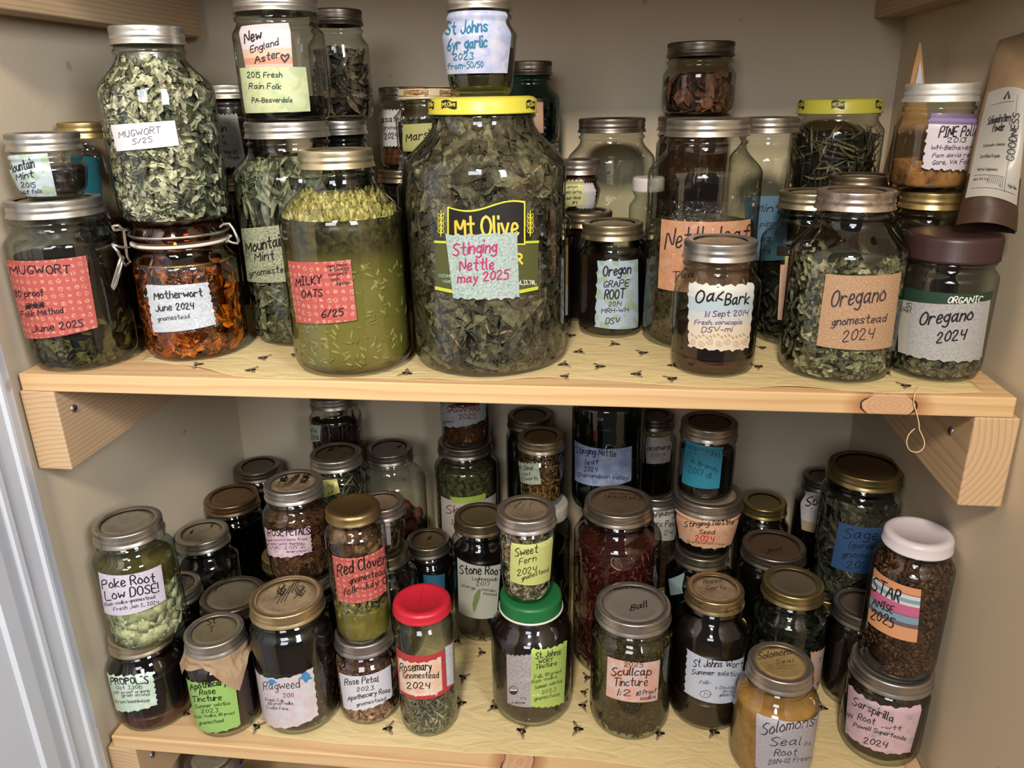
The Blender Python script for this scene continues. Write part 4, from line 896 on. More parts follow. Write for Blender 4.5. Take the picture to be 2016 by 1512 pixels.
label('L46', ((1672, 1345), (1813, 1386), (1792, 1480), (1664, 1440)), paper('wash', (.86, .70, .76), (.84, .66, .72), (.56, .64, .66)), (('Sarspirilla', 1678, 1387, 1757, 1422, 15, None, .13), ('Root', 1688, 1416, 1721, 1426, 12, None, .14), ('-wtt', 1734, 1434, 1773, 1437, 8, None, .16), ('44', 1667, 1411, 1677, 1414, 8, None, .16), ('Powell Superfoods', 1680, 1430, 1782, 1458, 8, None, .17), ('2024', 1699, 1462, 1744, 1472, 11, None, .16)), (1, 0, 1, 0))
def anise(d):
    mb = MB(); lathe_fill(mb, d['p'], .010, .006, d['H']*.84, mass((.16, .07, .04), (.24, .12, .07)), lump=.004)
    stars(mb, d['p'], G, .012, d['H']*.86, 190, [herb((.36, .21, .14), .3), herb((.28, .16, .11), .3), herb((.44, .29, .2), .3)], 3)
    tag(mb.build('star_anise', d['e']), None, None, kind='stuff')
jar('L45', 'straight_jar', 'white-capped jar of star anise with orange, pink and blue striped label', (1810, 1045, 143), 164, on_='L46', low=1, kind='lug', lidh=.0155, lidf=lambda e, H, lr: lug_lid(e, H, lr, (.84, .80, .82), .0155, .4), fill=anise)
label('L45', ((1721, 1116), (1814, 1161), (1805, 1265), (1707, 1221)), paper('bands', (.92, .60, .38, .13), (.70, .30, .36, .15), (.86, .86, .88, .22), (.50, .66, .76, .29), (.88, .86, .88, .34), (.84, .36, .58, .52), (.60, .30, .40, .54), (.48, .64, .74, .67), (.42, .34, .38, .75), (.93, .62, .40, 1)), (('STAR', 1715, 1160, 1769, 1186, 25, None, .12), ('ANISE', 1717, 1190, 1757, 1208, 14, None, .16), ('2025', 1713, 1216, 1757, 1236, 19, None, .13)))
jar('L22', 'straight_jar', 'black stone root jar with cream label painted with a leaf', (945, 1012, 106), 114, Y=.252, low=1, kind='straight', lidf=lid((.62, .56, .46), (.42, .37, .26), .3), fill=F_liquid((.045, .04, .04), (.075, .065, .06), .72))
label('L22', ((900, 1097), (986, 1110), (978, 1214), (903, 1203)), paper('plain', (.80, .81, .76)), (('Stone Root', 905, 1129, 988, 1132, 17, None, .14), ('Lughnassadh', 930, 1142, 979, 1144, 7), ('2017', 937, 1153, 963, 1153, 8), ('charge', 908, 1154, 936, 1161, 6), ('wonder', 948, 1162, 977, 1166, 6), ('Homed', 952, 1171, 977, 1173, 6)),
      deco=lambda mb, d, m: shape(mb, d, [(932, 1204), (930, 1190), (934, 1172), (942, 1160), (947, 1160), (944, 1178), (939, 1192), (935, 1204)], plain((.52, .58, .36), .7, 0.0, .3, 'leaf_paint'), .0008))
jar('L7', 'straight_jar', 'low wide jar with stained flat lid between the apothecary rose and dried roots', (458, 1168, 137), 138, Y=.136, low=1, kind='straight', lidf=lid((.52, .48, .42), (.47, .44, .36), .4, notes=(('%%', 420, 1170, 440, 1150, 8), ('%', 505, 1165, 512, 1158, 6))), fill=F_liquid((.09, .07, .055), (.15, .11, .08), .9))
jar('L6', 'mason_jar', 'jar with scrawled silver lid peeking out behind the poke root', (342, 1150, 108), 116, Y=.136, low=1, X=-.484, R=.034, lr=.0345, lidf=lid((.70, .66, .60), (.50, .46, .38), .4, notes=(('2012', 350, 1146, 368, 1142, 8), ('12', 352, 1156, 366, 1153, 7))), fill=F_liquid(*BLK, .7))
label('L6', ((335, 1226), (363, 1224), (366, 1262), (338, 1266)), paper('plain', (.78, .78, .72)), (('4', 343, 1243, 349, 1241, 9),))
jar('L3', 'mason_jar', 'squat jar of dark dried bark curls with dusty silver lid', (397, 1046, 112), 128, Y=.224, low=1, lidf=lid((.72, .69, .64), (.56, .51, .43), .5, notes=(('%', 372, 1054, 380, 1049, 7), ('%%', 414, 1042, 424, 1030, 8))), fill=F_leaf(((.22, .18, .16), (.15, .12, .11), (.30, .25, .22)), .72, 200, .022, .008, core=(.07, .06, .055), lob=False, nm='bark_curls'))
jar('L9b', 'mason_jar', 'jar holding up the rose petals jar', (577, 1120, 120), 128, Y=.172, low=1, X=-.316, fill=F_liquid(*BLK, .8))
jar('L9', 'mason_jar', 'jar of rose petals in brown liquid with pink deckled label and blackened lid', (577, 947, 121), 128, on_='L9b', low=1, R=.0425, lidf=lid((.76, .73, .70), (.66, .58, .46), .7, notes=(('%#%', 548, 952, 612, 942, 13, None, .12), ('#%', 556, 960, 606, 950, 10, None, .12))), fill=F_mass((.34, .20, .13), (.48, .32, .22), .66, 'rose_petals', sprinkle=70, L=.018, Wd=.012))
label('L9', ((519, 1035), (610, 1036), (615, 1085), (525, 1089)), paper('wash', (.82, .62, .74), (.88, .74, .78), (.88, .82, .76)), (('ROSE PETALS', 528, 1056, 610, 1052, 14, None, .15), ('heirloom roses from', 524, 1066, 604, 1063, 5), ('gram laws-Berkley', 524, 1073, 600, 1072, 5), ('VA, 2015 in', 530, 1081, 600, 1080, 6), ('everclear', 565, 1088, 604, 1086, 5)), (1, 1, 1, 1), sag=0.002)
jar('L8', 'mason_jar', 'low jar with bronze lid half hidden behind the rose petals', (546, 1085, 104), 110, Y=.24, low=1, X=-.372, R=.035, lidf=lid(GOLD, (.45, .38, .25), .4, wear=.6), fill=F_liquid(*BLK, .8))
label('L8', ((494, 1102), (507, 1104), (508, 1128), (496, 1128)), paper('plain', (.66, .64, .56)))
jar('L4', 'mason_jar', 'dark green jar with rusty brown lid by the end wall', (456, 975, 112), 128, Y=.318, low=1, R=.043, gl=glass((.45, .56, .48), (.05, .10, .08)), lidf=lid((.56, .46, .36), (.42, .32, .22), .8), fill=F_liquid((.05, .06, .05), (.08, .09, .07), .9))
jar('L5', 'mason_jar', 'dark jar with dim lid deep in the back corner', (508, 915, 92), 98, Y=.402, low=1, R=.037, lidf=lid((.50, .46, .40), (.34, .30, .24), .6), fill=F_liquid(*BLK, .85))
jar('L12b', 'mason_jar', 'jar under the green stems jar', (660, 1065, 110), 112, Y=.288, low=1, X=-.299, fill=F_liquid(*BLK, .8))
jar('L12', 'jelly_jar', 'jar of thin green grassy stems with yellow label', (660, 890, 106), 108, on_='L12b', low=1, kind='jelly', lidf=lid((.74, .71, .66), (.42, .35, .22), .4, notes=(('%', 640, 892, 658, 886, 8), ('%', 662, 884, 678, 880, 8))), fill=F_leaf(((.42, .46, .32), (.32, .36, .24), (.54, .56, .42)), .82, 300, .035, .0022, core=(.13, .15, .1), lob=False, curl=.4, nm='dried_stems'))
label('L12', ((622, 943), (663, 942), (670, 969), (628, 980)), paper('plain', (.76, .76, .36)), (('ng', 645, 959, 656, 958, 7, (.5, .1, .1), .17), ('of', 646, 974, 655, 972, 7, (.5, .1, .1), .17)))
jar('L13b', 'mason_jar', 'dark jar under the purple-brown jar', (657, 945, 98), 100, Y=.393, low=1, X=-.329, R=.038, fill=F_liquid(*BLK, .8))
jar('L13', 'mason_jar', 'jar of purple-brown leaves touching the shelf underside with mint-green label', (657, 785, 97), 104, on_='L13b', low=1, H=.15, R=.040, lidf=lid((.62, .60, .58)), fill=F_leaf(((.20, .13, .15), (.13, .09, .11), (.27, .2, .2)), .70, 130, .03, .012, core=(.07, .045, .05), lob=False))
label('L13', ((606, 831), (632, 838), (630, 868), (610, 870)), paper('speck', (.54, .64, .50), (.74, .80, .72)), (('ale', 610, 850, 624, 852, 8), ('2018', 611, 864, 627, 866, 8)), (0, 1, 0, 0))
jar('L14', 'mason_jar', 'large clear jar of dark red dried fruit pieces at the back', (766, 880, 96), 136, Y=.362, low=1, R=.052, lidf=lid((.60, .57, .53), (.46, .42, .36), .5, notes=(('%', 780, 884, 790, 880, 6),)))
def chunks(d):
    mb = MB(); H = d['H']; lathe_fill(mb, d['p'], .012, .005, H*.44, mass((.22, .09, .07), (.36, .17, .12)), lump=.006)
    grains(mb, d['p'], G, .02, H*.5, 110, .026, .018, [herb((.50, .22, .17), .4), herb((.40, .15, .13), .4), herb((.58, .30, .22), .4)], 6, dens=.004, sphere=True)
    tag(mb.build('dried_fruit', d['e']), None, None, kind='stuff')
chunks(J['L14'])
jar('L18', 'mason_jar', 'dark round-shouldered jar with tarnished lid between red clover and rosemary', (752, 1077, 108), 138, Y=.192, low=1, R=.0445, lidf=lid((.58, .52, .44), (.45, .38, .3), .5), fill=F_liquid((.10, .09, .08), (.17, .15, .13), .68))
jar('L17', 'jelly_jar', 'tiny jar of yellow-green shreds with pale pink label behind the red clover', (750, 985, 97), 86, on_='L18', low=1, kind='jelly', lidf=lid((.74, .70, .66), (.55, .48, .40), .5), fill=F_leaf(((.50, .42, .22), (.40, .34, .18), (.58, .46, .3)), .78, 140, .014, .003, lob=False))
label('L17', ((750, 1030), (768, 1029), (770, 1072), (752, 1074)), paper('speck', (.78, .66, .66), (.85, .74, .74)))
jar('L19', 'mason_jar', 'dark jar with brown lid and small blue label behind the rosemary', (842, 1060, 90), 94, Y=.288, low=1, lidf=lid((.60, .56, .50), (.42, .35, .26), .6, notes=(('%', 838, 1066, 850, 1060, 7),)), fill=F_liquid((.06, .045, .05), (.10, .08, .08), .82))
label('L19', ((833, 1131), (876, 1129), (876, 1166), (834, 1168)), paper('plain', (.13, .42, .55)))
jar('L21', 'mason_jar', 'tall jar of yellow-green chopped herb with white and lime label', (915, 865, 110), 128, Y=.387, low=1, R=.0485, lidf=lid((.62, .58, .52)), fill=F_mass((.32, .33, .14), (.46, .46, .22), .82, 'chopped_herb', sprinkle=420, L=.011, Wd=.0022))
label('L21', ((868, 976), (977, 969), (975, 1060), (871, 1060)), paper('plain', (.78, .74, .72)), (('Skullcap', 878, 1011, 960, 1004, 15, (.45, .1, .12), .12), ('2023', 888, 1032, 915, 1031, 10, (.45, .1, .12), .12)))
label('L21', ((886, 977), (956, 970), (956, 981), (890, 989)), paper('plain', (.66, .78, .25)), name='lime_strip', off=.0009)
jar('L20', 'mason_jar', 'jar of rusty sassafras powder with grey label tucked under the shelf', (914, 760, 92), 97, on_='L21', low=1, H=.105, fill=F_mass((.38, .19, .10), (.5, .27, .15), .45, 'bark_powder', sprinkle=60))
label('L20', ((865, 790), (956, 790), (957, 822), (869, 836)), paper('speck', (.52, .56, .58), (.74, .76, .76)), (('SASSAFRAS', 880, 812, 944, 808, 11, (.5, .1, .16), .15), ('2025', 903, 825, 936, 823, 9, (.5, .1, .16), .15), ('gnow', 873, 833, 892, 832, 7, (.5, .1, .16), .15)), (0, 0, 1, 0))
jar('L28', 'straight_jar', 'jar with plain white plastic cap and yellowish root bits below the goldenseal', (1070, 985, 98), 102, Y=.274, low=1, kind='lug', lidh=.020, lidf=lambda e, H, lr: plastic_lid(e, H, lr, (.72, .70, .66), .02, False), fill=F_leaf(((.46, .43, .26), (.34, .31, .2), (.2, .17, .12)), .72, 90, .02, .009, core=(.09, .08, .06)))
jar('L27', 'jelly_jar', 'jar of golden-brown root shreds with torn mint label on the white cap', (1065, 856, 94), 94, on_='L28', low=1, kind='jelly', lidf=lid((.70, .64, .54), (.42, .34, .22), .3), fill=F_leaf(((.56, .40, .20), (.44, .30, .15), (.64, .48, .28)), .84, 420, .013, .0022, core=(.24, .15, .08), lob=False, nm='root_shreds'))
label('L27', ((1021, 908), (1060, 911), (1066, 953), (1025, 948)), paper('speck', (.58, .66, .60), (.74, .78, .66)), (('n Seal', 1022, 925, 1049, 925, 9, None, .15), ('root', 1027, 936, 1044, 936, 7), ('Elworth', 1027, 946, 1058, 945, 7)), (1, 0, 0, 0))
jar('L26', 'mason_jar', 'tall dark jar with dim lid at the back beside the goldenseal', (1043, 815, 91), 98, Y=.404, low=1, R=.037, lidf=lid((.52, .48, .42), (.34, .30, .24), .5), fill=F_liquid((.04, .045, .04), (.07, .07, .06), .9))
jar('L29b', 'mason_jar', 'dark jar under the big dark nettle jar', (1203, 985, 100), 110, Y=.322, low=1, X=.0855, fill=F_liquid(*BLK, .8))
jar('L29', 'mason_jar', 'big blue-green jar of stinging nettle leaf with sky-blue label under the shelf', (1200, 770, 108), 142, on_='L29b', low=1, R=.0505, H=.205, gl=glass((.72, .84, .82), (.08, .22, .22)), fill=F_liquid((.055, .065, .05), (.10, .115, .08), .66))
label('L29', ((1131, 866), (1244, 878), (1243, 946), (1132, 945)), paper('wash', (.48, .60, .84), (.62, .70, .86), (.70, .74, .88)), (('Stinging Nettle', 1133, 891, 1212, 900, 13, None, .12), ('leaf', 1152, 915, 1177, 914, 10), ('2024', 1150, 928, 1175, 928, 9), ('Shenandoah valley', 1136, 938, 1236, 945, 8)))
jar('L31', 'mason_jar', 'jar of slippery elm bark powder with white label wedged behind the red petals', (1292, 965, 90), 100, Y=.388, low=1, R=.0365, fill=F_mass((.3, .24, .2), (.4, .33, .28), .8))
label('L31', ((1288, 988), (1331, 990), (1328, 1062), (1288, 1062)), paper('plain', (.78, .77, .74)), (('ippery', 1289, 1015, 1329, 1015, 12), ('rk Pow', 1292, 1037, 1330, 1036, 11), ('24', 1306, 1053, 1322, 1053, 9)))
jar('L30', 'mason_jar', 'dark schizandra jar with old lid beside the big blue-green jar', (1290, 815, 80), 88, on_='L31', low=1, lidf=lid((.45, .42, .36), (.30, .27, .2), .5), fill=F_liquid((.05, .04, .045), (.09, .06, .06), .5))
label('L30', ((1273, 860), (1318, 858), (1319, 908), (1272, 912)), paper('wash', (.66, .58, .52), (.74, .66, .60)), (('hizandra', 1274, 887, 1319, 884, 10, None, .15), ('2019', 1278, 899, 1308, 898, 6, (.4, .2, .4))))
jar('L34', 'mason_jar', 'blue-grey glass jar at the bottom of the three-jar brandy stack', (1382, 1075, 112), 134, Y=.227, low=1, gl=glass((.62, .72, .74), (.10, .16, .18)), lidf=lid((.60, .56, .50), wear=.5), fill=F_liquid((.075, .09, .09), (.12, .14, .14), .62))
label('L34', ((1316, 1140), (1342, 1130), (1345, 1168), (1320, 1172)), paper('plain', (.52, .62, .64)))
jar('L33', 'jelly_jar', 'short flared jar of stinging nettle seed with orange label mid-stack', (1394, 967, 142), 118, on_='L34', low=1, kind='jelly', R=.041, lidf=lid((.66, .62, .58), wear=.3), fill=F_liquid((.07, .06, .05), (.11, .09, .07), .9))
label('L33', ((1330, 996), (1458, 1004), (1440, 1070), (1337, 1058)), paper('wash', (.90, .60, .40), (.90, .68, .50), (.86, .58, .46)), (('Stinging Nettle', 1347, 1037, 1444, 1032, 11, None, .15), ('Seed', 1376, 1051, 1406, 1052, 9, None, .16), ('2024', 1368, 1064, 1404, 1067, 11, (.85, .1, .12), .18), ('Shenandoah river', 1352, 1068, 1428, 1074, 5)), (1, 0, 1, 0))
jar('L32', 'jelly_jar', 'jar of dark St John in brandy with bright turquoise label on top of its stack', (1397, 828, 118), 113, on_='L33', low=1, kind='straight', R=.0345, lidf=lid((.64, .60, .55), (.30, .25, .18), .5), fill=F_liquid((.05, .045, .04), (.09, .075, .06), .62))
label('L32', ((1350, 864), (1424, 880), (1416, 961), (1342, 949)), paper('plain', (.12, .55, .68)), (('St. John', 1354, 891, 1416, 901, 13, (.10, .18, .32), .09), ('in Brandy', 1361, 911, 1412, 929, 10, (.10, .18, .32), .11), ('2017 dl', 1354, 929, 1400, 943, 12, (.10, .18, .32), .1)))
def redfill(d):
    F_leaf(((.42, .15, .13), (.31, .10, .09), (.50, .24, .2)), .80, 420, .016, .004, core=(.26, .06, .05), lob=False, nm='red_petals')(d)
jar('L35', 'mason_jar', 'large jar of crimson petals with written-over lid behind the scullcap jar', (1218, 985, 139), 178, Y=.209, low=1, R=.0565, lidf=lid((.68, .63, .57), (.46, .38, .28), .5, notes=(('Oatmeal', 1262, 985, 1192, 980, 8), ('Lavender', 1250, 976, 1196, 973, 6), ('Bath', 1240, 966, 1212, 964, 7))), fill=redfill)
jar('L38', 'mason_jar', 'dark jar with olive-gold lid standing against the back wall', (1505, 985, 94), 102, Y=.386, low=1, R=.039, lidf=lid((.66, .58, .36), (.44, .38, .22), .3), fill=F_liquid((.05, .04, .035), (.08, .07, .055), .85))
jar('L39', 'straight_jar', 'wide dark jar with brown flat lid between gold lids', (1524, 1072, 133), 136, Y=.259, low=1, kind='straight', R=.043, lidf=lid((.60, .55, .50), (.38, .29, .23), .4, wear=.6, notes=(('Ball', 1511, 1089, 1540, 1084, 8, (.12, .09, .08), .16),)), fill=F_liquid((.045, .045, .045), (.08, .075, .07), .85))
jar('L40', 'mason_jar', 'tall dark green jar with gold-rimmed lid and orange label behind Solomons seal', (1562, 1144, 128), 162, Y=.168, low=1, R=.0455, lidf=lid((.74, .66, .46), (.44, .40, .33), .15), fill=F_leaf(((.16, .19, .13), (.11, .13, .09), (.21, .22, .15)), .84, 260, .026, .010, core=(.06, .07, .05), lob=False))
label('L40', ((1596, 1284), (1633, 1272), (1622, 1353), (1598, 1360)), paper('wash', (.90, .64, .46), (.80, .70, .66), (.90, .70, .5)), (('t', 1610, 1303, 1615, 1302, 9), ('ed', 1606, 1349, 1620, 1344, 8)), (1, 0, 0, 0))
jar('L41', 'mason_jar', 'jar with white label lettered Sp behind the sage jar', (1618, 935, 80), 90, Y=.387, low=1, R=.033, lidf=lid((.50, .47, .42), (.36, .30, .24), .5), fill=F_liquid((.05, .045, .04), (.08, .07, .06), .85))
label('L41', ((1583, 966), (1622, 972), (1616, 1050), (1578, 1042)), paper('bands', (.82, .80, .78, .72), (.74, .62, .48, 1)), (('Spil', 1586, 996, 1616, 993, 16, None, .15),))
jar('L42b', 'straight_jar', 'low gold-rimmed jar under the tall sage jar', (1705, 1155, 150), 150, Y=.262, low=1, X=.390, R=.0445, lr=.0455, kind='straight', lidf=lid(GOLD), fill=F_liquid(*BLK, .7))
jar('L42', 'mason_jar', 'tall wide jar of grey sage leaves with deep blue label and gold lid', (1705, 915, 158), 174, on_='L42b', low=1, Y=.257, R=.0495, lidf=lid((.62, .54, .37), (.34, .25, .17), .4), fill=F_leaf(((.26, .28, .22), (.19, .20, .16), (.34, .35, .28)), .78, 330, .036, .011, core=(.08, .085, .07), lob=False, curl=.8))
label('L42', ((1652, 1027), (1738, 1038), (1735, 1127), (1635, 1114)), paper('plain', (.17, .33, .54)), (('Sage', 1660, 1059, 1727, 1062, 18, (.06, .07, .14), .10), ('(garden', 1671, 1078, 1728, 1081, 11, (.06, .07, .14), .12), ('gnomes', 1657, 1096, 1720, 1100, 11, (.06, .07, .14), .13), ('2024', 1665, 1118, 1721, 1118, 13, (.06, .07, .14), .1)))
jar('L44', 'mason_jar', 'dark brown jar with plain dull lid tucked behind the star anise', (1700, 1188, 130), 130, Y=.166, low=1, R=.0355, lr=.0365, lidf=lid((.56, .53, .50), (.40, .36, .32), .3), fill=F_mass((.10, .075, .06), (.16, .12, .09), .85))

# crinkled clear tape over some of the labels
tape('U6', ((276, 520), (420, 514), (432, 640), (296, 657)))
tape('U2', ((4, 300), (160, 298), (158, 380), (24, 388)))
tape('L11', ((492, 1296), (640, 1292), (642, 1412), (508, 1420)))
tape('L24', ((972, 1262), (1122, 1255), (1118, 1386), (986, 1394)))
tape('L43', ((1452, 1395), (1612, 1390), (1604, 1505), (1460, 1512)))
tape('U26', ((1286, 390), (1490, 388), (1486, 575), (1290, 575)))

# ------------------------------------------------------------------ the closet
XL, XR, DB = -.522, .441, .4475
def quad_wall(name, pts, mat, th):
    """wall slab: inner face pts (4 corners), thickened outwards by vector th"""
    mb = MB(); P = [Vector(p) for p in pts]; Q = [p+Vector(th) for p in P]
    mb.add(P+Q, [(0, 1, 2, 3), (7, 6, 5, 4), (0, 4, 5, 1), (1, 5, 6, 2), (2, 6, 7, 3), (3, 7, 4, 0)], mat)
    return tag(mb.build(name, smooth=False), None, None, kind='structure')
WP = paint('wall_paint', (.86, .79, .68))
zb, zt = -1.0, 1.15
xl = lambda z: XL+.010*min(0, z); xr = lambda z: XR-.034*min(0, z)
quad_wall('wall_left', [(xl(zb), -.55, zb), (xl(zb), DB, zb), (XL, DB, 0), (XL, -.55, 0)], WP, (-.05, 0, 0))
quad_wall('wall_left_upper', [(XL, -.55, 0), (XL, DB, 0), (XL, DB, zt), (XL, -.55, zt)], WP, (-.05, 0, 0))
quad_wall('wall_right', [(xr(zb), DB, zb), (xr(zb), -.55, zb), (XR, -.55, 0), (XR, DB, 0)], WP, (.05, 0, 0))
quad_wall('wall_right_upper', [(XR, DB, 0), (XR, -.55, 0), (XR, -.55, zt), (XR, DB, zt)], WP, (.05, 0, 0))
quad_wall('wall_back', [(-.62, DB, zb), (.62, DB, zb), (.62, DB, zt), (-.62, DB, zt)], WP, (0, .05, 0))
quad_wall('floor', [(-.62, -1.2, zb), (.62, -1.2, zb), (.62, DB, zb), (-.62, DB, zb)], paint('floor_boards', (.42, .33, .25)), (0, 0, -.05))
quad_wall('ceiling', [(-.62, -.55, zt), (.62, -.55, zt), (.62, DB, zt), (-.62, DB, zt)], paint('ceiling_paint', (.85, .84, .80)), (0, 0, .05))
# white door casing on the end wall, with its moulded ridges
def casing():
    mb = MB(); m = paint('casing_paint', (.84, .86, .90), 160, .4)
    pr = [(-.0105, 0), (-.0105, .007), (-.014, .010), (-.024, .011), (-.027, .0135), (-.031, .0135), (-.034, .011), (-.052, .0115), (-.058, .0145), (-.064, .0145), (-.067, .012), (-.082, .013), (-.086, .018), (-.104, .019), (-.108, .016), (-.30, .016), (-.30, 0)]
    z0, z1 = -.98, .9; n = len(pr); vs = [(xl(z0)+x, y, z0) for y, x in pr]+[(XL+x, y, 0) for y, x in pr]+[(XL+x, y, z1) for y, x in pr]
    fs = [(k*n+i, k*n+(i+1) % n, (k+1)*n+(i+1) % n, (k+1)*n+i) for k in (0, 1) for i in range(n)]+[tuple(range(n))[::-1], tuple(2*n+i for i in range(n))]
    mb.add(vs, fs, m); o = mb.build('trim_1', smooth=False); tag(o, None, None, kind='structure')
casing()
# shelves and their ledgers
def shelf(name, z, lab, pith, knots, x0=-.514, x1=.4335, y0=0.0):
    e = empty(name, (0, 0, 0)) if 0 else None
    mb = MB(); mb.box((x0, y0, z-.0202), (x1, DB-.001, z-.0012), wood('pine_board', 0, pith, knots=knots, freq=95, base=(.87, .735, .55), dark=(.76, .57, .385)))
    o = mb.build(name, smooth=False, bevel=.0012); tag(o, lab, 'shelf', 'pine shelves'); return o
shelf('shelf_board', 0, 'middle pine shelf with a big loose knot near its right end', (0, -.03, -.055), ((.3285, 0, -.0115, .024, .0125),))
shelf('shelf_board', ZL, 'lower pine shelf with a reddish knot in its front edge', (0, .05, ZL-.04), ((-.012, 0, ZL-.0115, .023, .0175),), x1=.4465)
shelf('shelf_board', .449, 'upper pine shelf over the topmost jars', (0, .1, .40), ())
shelf('shelf_board', -.800, 'bottom pine shelf under the lower shelf', (0, .1, -.86), (), x0=-.52, x1=.455)
def ledger(lab, x0, x1, z, pith, holes, y1=DB-.001, wid=1):
    e = empty('shelf_ledger', ((x0+x1)/2, 0, z)); tag(e, lab, 'support board', 'shelf support boards')
    mb = MB(); c = (x0+x1)/2; mb.box((x0-c, 0, -.0885), (x1-c, y1, 0), wood('ledger_pine', 1, pith, base=(.82, .70, .55), dark=(.66, .51, .37), freq=190, dist=.5))
    o = mb.build('board', e, smooth=False, bevel=.0015)
    for (px, py, side) in holes:
        xf = x1 if side > 0 else x0; q = on(px, py, 0, xf); k = MB(); sm = metal((.70, .70, .72), .25, .1); dk = plain((.05, .05, .05), .5, 0.0, .1, 'screw_slot')
        prf = [(0, .0012), (.0015, .0016), (.0035, .0012), (.0046, .0002), (.0046, -.003)]
        vs = []; fs = []; N = 18
        k.lathe(prf, sm, N); k.box((-.0026, -.0005, .0012), (.0026, .0005, .0019), dk); k.box((-.0005, -.0026, .0012), (.0005, .0026, .0019), dk)
        k.v = [(xf-c+side*v[2], q.y+v[0], q.z-z+v[1]) for v in k.v]
        if side < 0: k.f = [f[::-1] for f in k.f]
        k.build('screw', e)
Tz = -.0204
ledger('wooden support under the middle shelf on the casing side wall', XL+.004, XL+.042, Tz, (.030, 0, -.20), ((146, 804, 1),))
ledger('wooden support under the middle shelf beside the hanging thread', XR-.0385, XR-.0005, Tz, (-.075, 0, -.02), ((1872, 848, -1),))
ledger('wooden support under the lower shelf below the propolis jar', XL-.002, XL+.036, ZL+Tz, (-.01, 0, -.13), ((300, 1486, 1),))
ledger('wooden support under the lower shelf below the star anise', XR-.0225, XR+.0155, ZL+Tz, (-.06, 0, -.03), ())
ledger('knotty wooden support of the upper shelf above the amber jar', XL+.004, XL+.042, .4285-.0035, (.02, 0, -.20), (), y1=.425)
ledger('knotty wooden support of the upper shelf above the pine pollen', XR-.0385, XR-.0005, .4285-.0035, (-.04, 0, -.16), ())
# yellow beeswax-print cloths with bees
def cloth(z, x0, x1, yf, bees, lab, seed):
    R = random.Random(seed); ph = [R.uniform(0, 6) for _ in range(6)]
    t = NT('cloth_print'); o = t.obj(); n = t.noise(o, 9, 4)[0]; wv = t.noise(o, 600, 2)[0]
    c = t.mix(t.math('MULTIPLY', n, .35), lin((.87, .79, .59)), lin((.78, .67, .47)))
    t.bsdf(c, .85, 0, Specular_IOR_Level=.1, Normal=t.bump(t.math('ADD', t.math('MULTIPLY', wv, .1), t.noise(t.n('ShaderNodeMapping', {0: o, 3: (1, 2.2, 1)}).outputs[0], 24, 3, .5, 1.2)[0]), .5, .004))
    NX, NY = 160, 40; vs = []; uvs = []; mb = MB()
    def hz(x, y): return max(0, .0022*sin(x*38+ph[0])*sin(x*17+ph[1]+y*6)-.0002)*max(0, 1-(y-yf(x))/.035)
    for j in range(NY+1):
        for i in range(NX+1):
            x = x0+(x1-x0)*i/NX; a = yf(x); y = a+(.43-a)*(j/NY)**1.8
            vs.append((x, y, z-.0010+hz(x, y)))
    fs = [(j*(NX+1)+i, j*(NX+1)+i+1, (j+1)*(NX+1)+i+1, (j+1)*(NX+1)+i) for j in range(NY) for i in range(NX)]
    mb.add(vs, fs, t.m)
    bd = plain((.13, .10, .08), .7, 0.0, .2, 'bee_print'); wg = plain((.60, .53, .42), .7, 0.0, .2, 'bee_wing_print'); st = plain((.62, .42, .18), .7, 0.0, .2, 'bee_stripe_print')
    for px, py, s in bees:
        q = on(px, py, 2, z); a = R.uniform(-.5, .5)+(pi if R.random() < .4 else 0); ca, sa = cos(a), sin(a)
        def P(u, v, h): return (q.x+(u*ca-v*sa)*s*.68, q.y+(u*sa+v*ca)*s*.85, z-.0007+hz(q.x, q.y)+h)
        def el(cx, cy_, rx, ry, m, h, rot=0):
            cr, sr = cos(rot), sin(rot); mb.add([P(cx+rx*cos(k*pi/7)*cr-ry*sin(k*pi/7)*sr, cy_+rx*cos(k*pi/7)*sr+ry*sin(k*pi/7)*cr, h) for k in range(14)], [tuple(range(14))], m)
        el(-.003, .0055, .0070, .0024, wg, .0001, 2.1); el(-.003, -.0055, .0066, .0022, wg, .0001, -2.1)
        el(0, 0, .0058, .0032, bd, .0002); el(.0005, 0, .0012, .0029, st, .0003); el(.0062, 0, .0022, .0022, bd, .0002)
        for k in range(6):
            u = -.003+.0028*(k//2); sg = 1 if k % 2 else -1; mb.add([P(u, sg*.002, .00015), P(u+.0004, sg*.002, .00015), P(u+.0018, sg*.0062, .00015), P(u+.0013, sg*.0062, .00015)], [(0, 1, 2, 3)], bd)
    ob = mb.build('shelf_cloth', smooth=True); sd = ob.modifiers.new('thick', 'SOLIDIFY'); sd.thickness = .0003; sd.offset = -1
    tag(ob, lab, 'shelf liner', 'bee print shelf liners')
cloth(0, -.41, .412, lambda x: .013+.006*sin(x*13+1)+.004*sin(x*31)+(.03*max(0, (-x-.30)/.11)), [(390, 719, 1), (495, 727, 1.1), (519, 703, 1.1), (581, 697, .9), (800, 733, 1.2), (1125, 659, 1), (1140, 691, 1.1), (1210, 676, 1.1), (1265, 693, 1.1), (1110, 716, 1.1), (1180, 720, 1.1), (1254, 735, 1.1), (1112, 740, .9), (1322, 744, 1.1), (1325, 718, 1), (1492, 720, 1), (1500, 683, .9), (1660, 738, 1), (1782, 758, 1), (1745, 732, .9)], 'yellow bee-print cloth lining the middle shelf', 4)
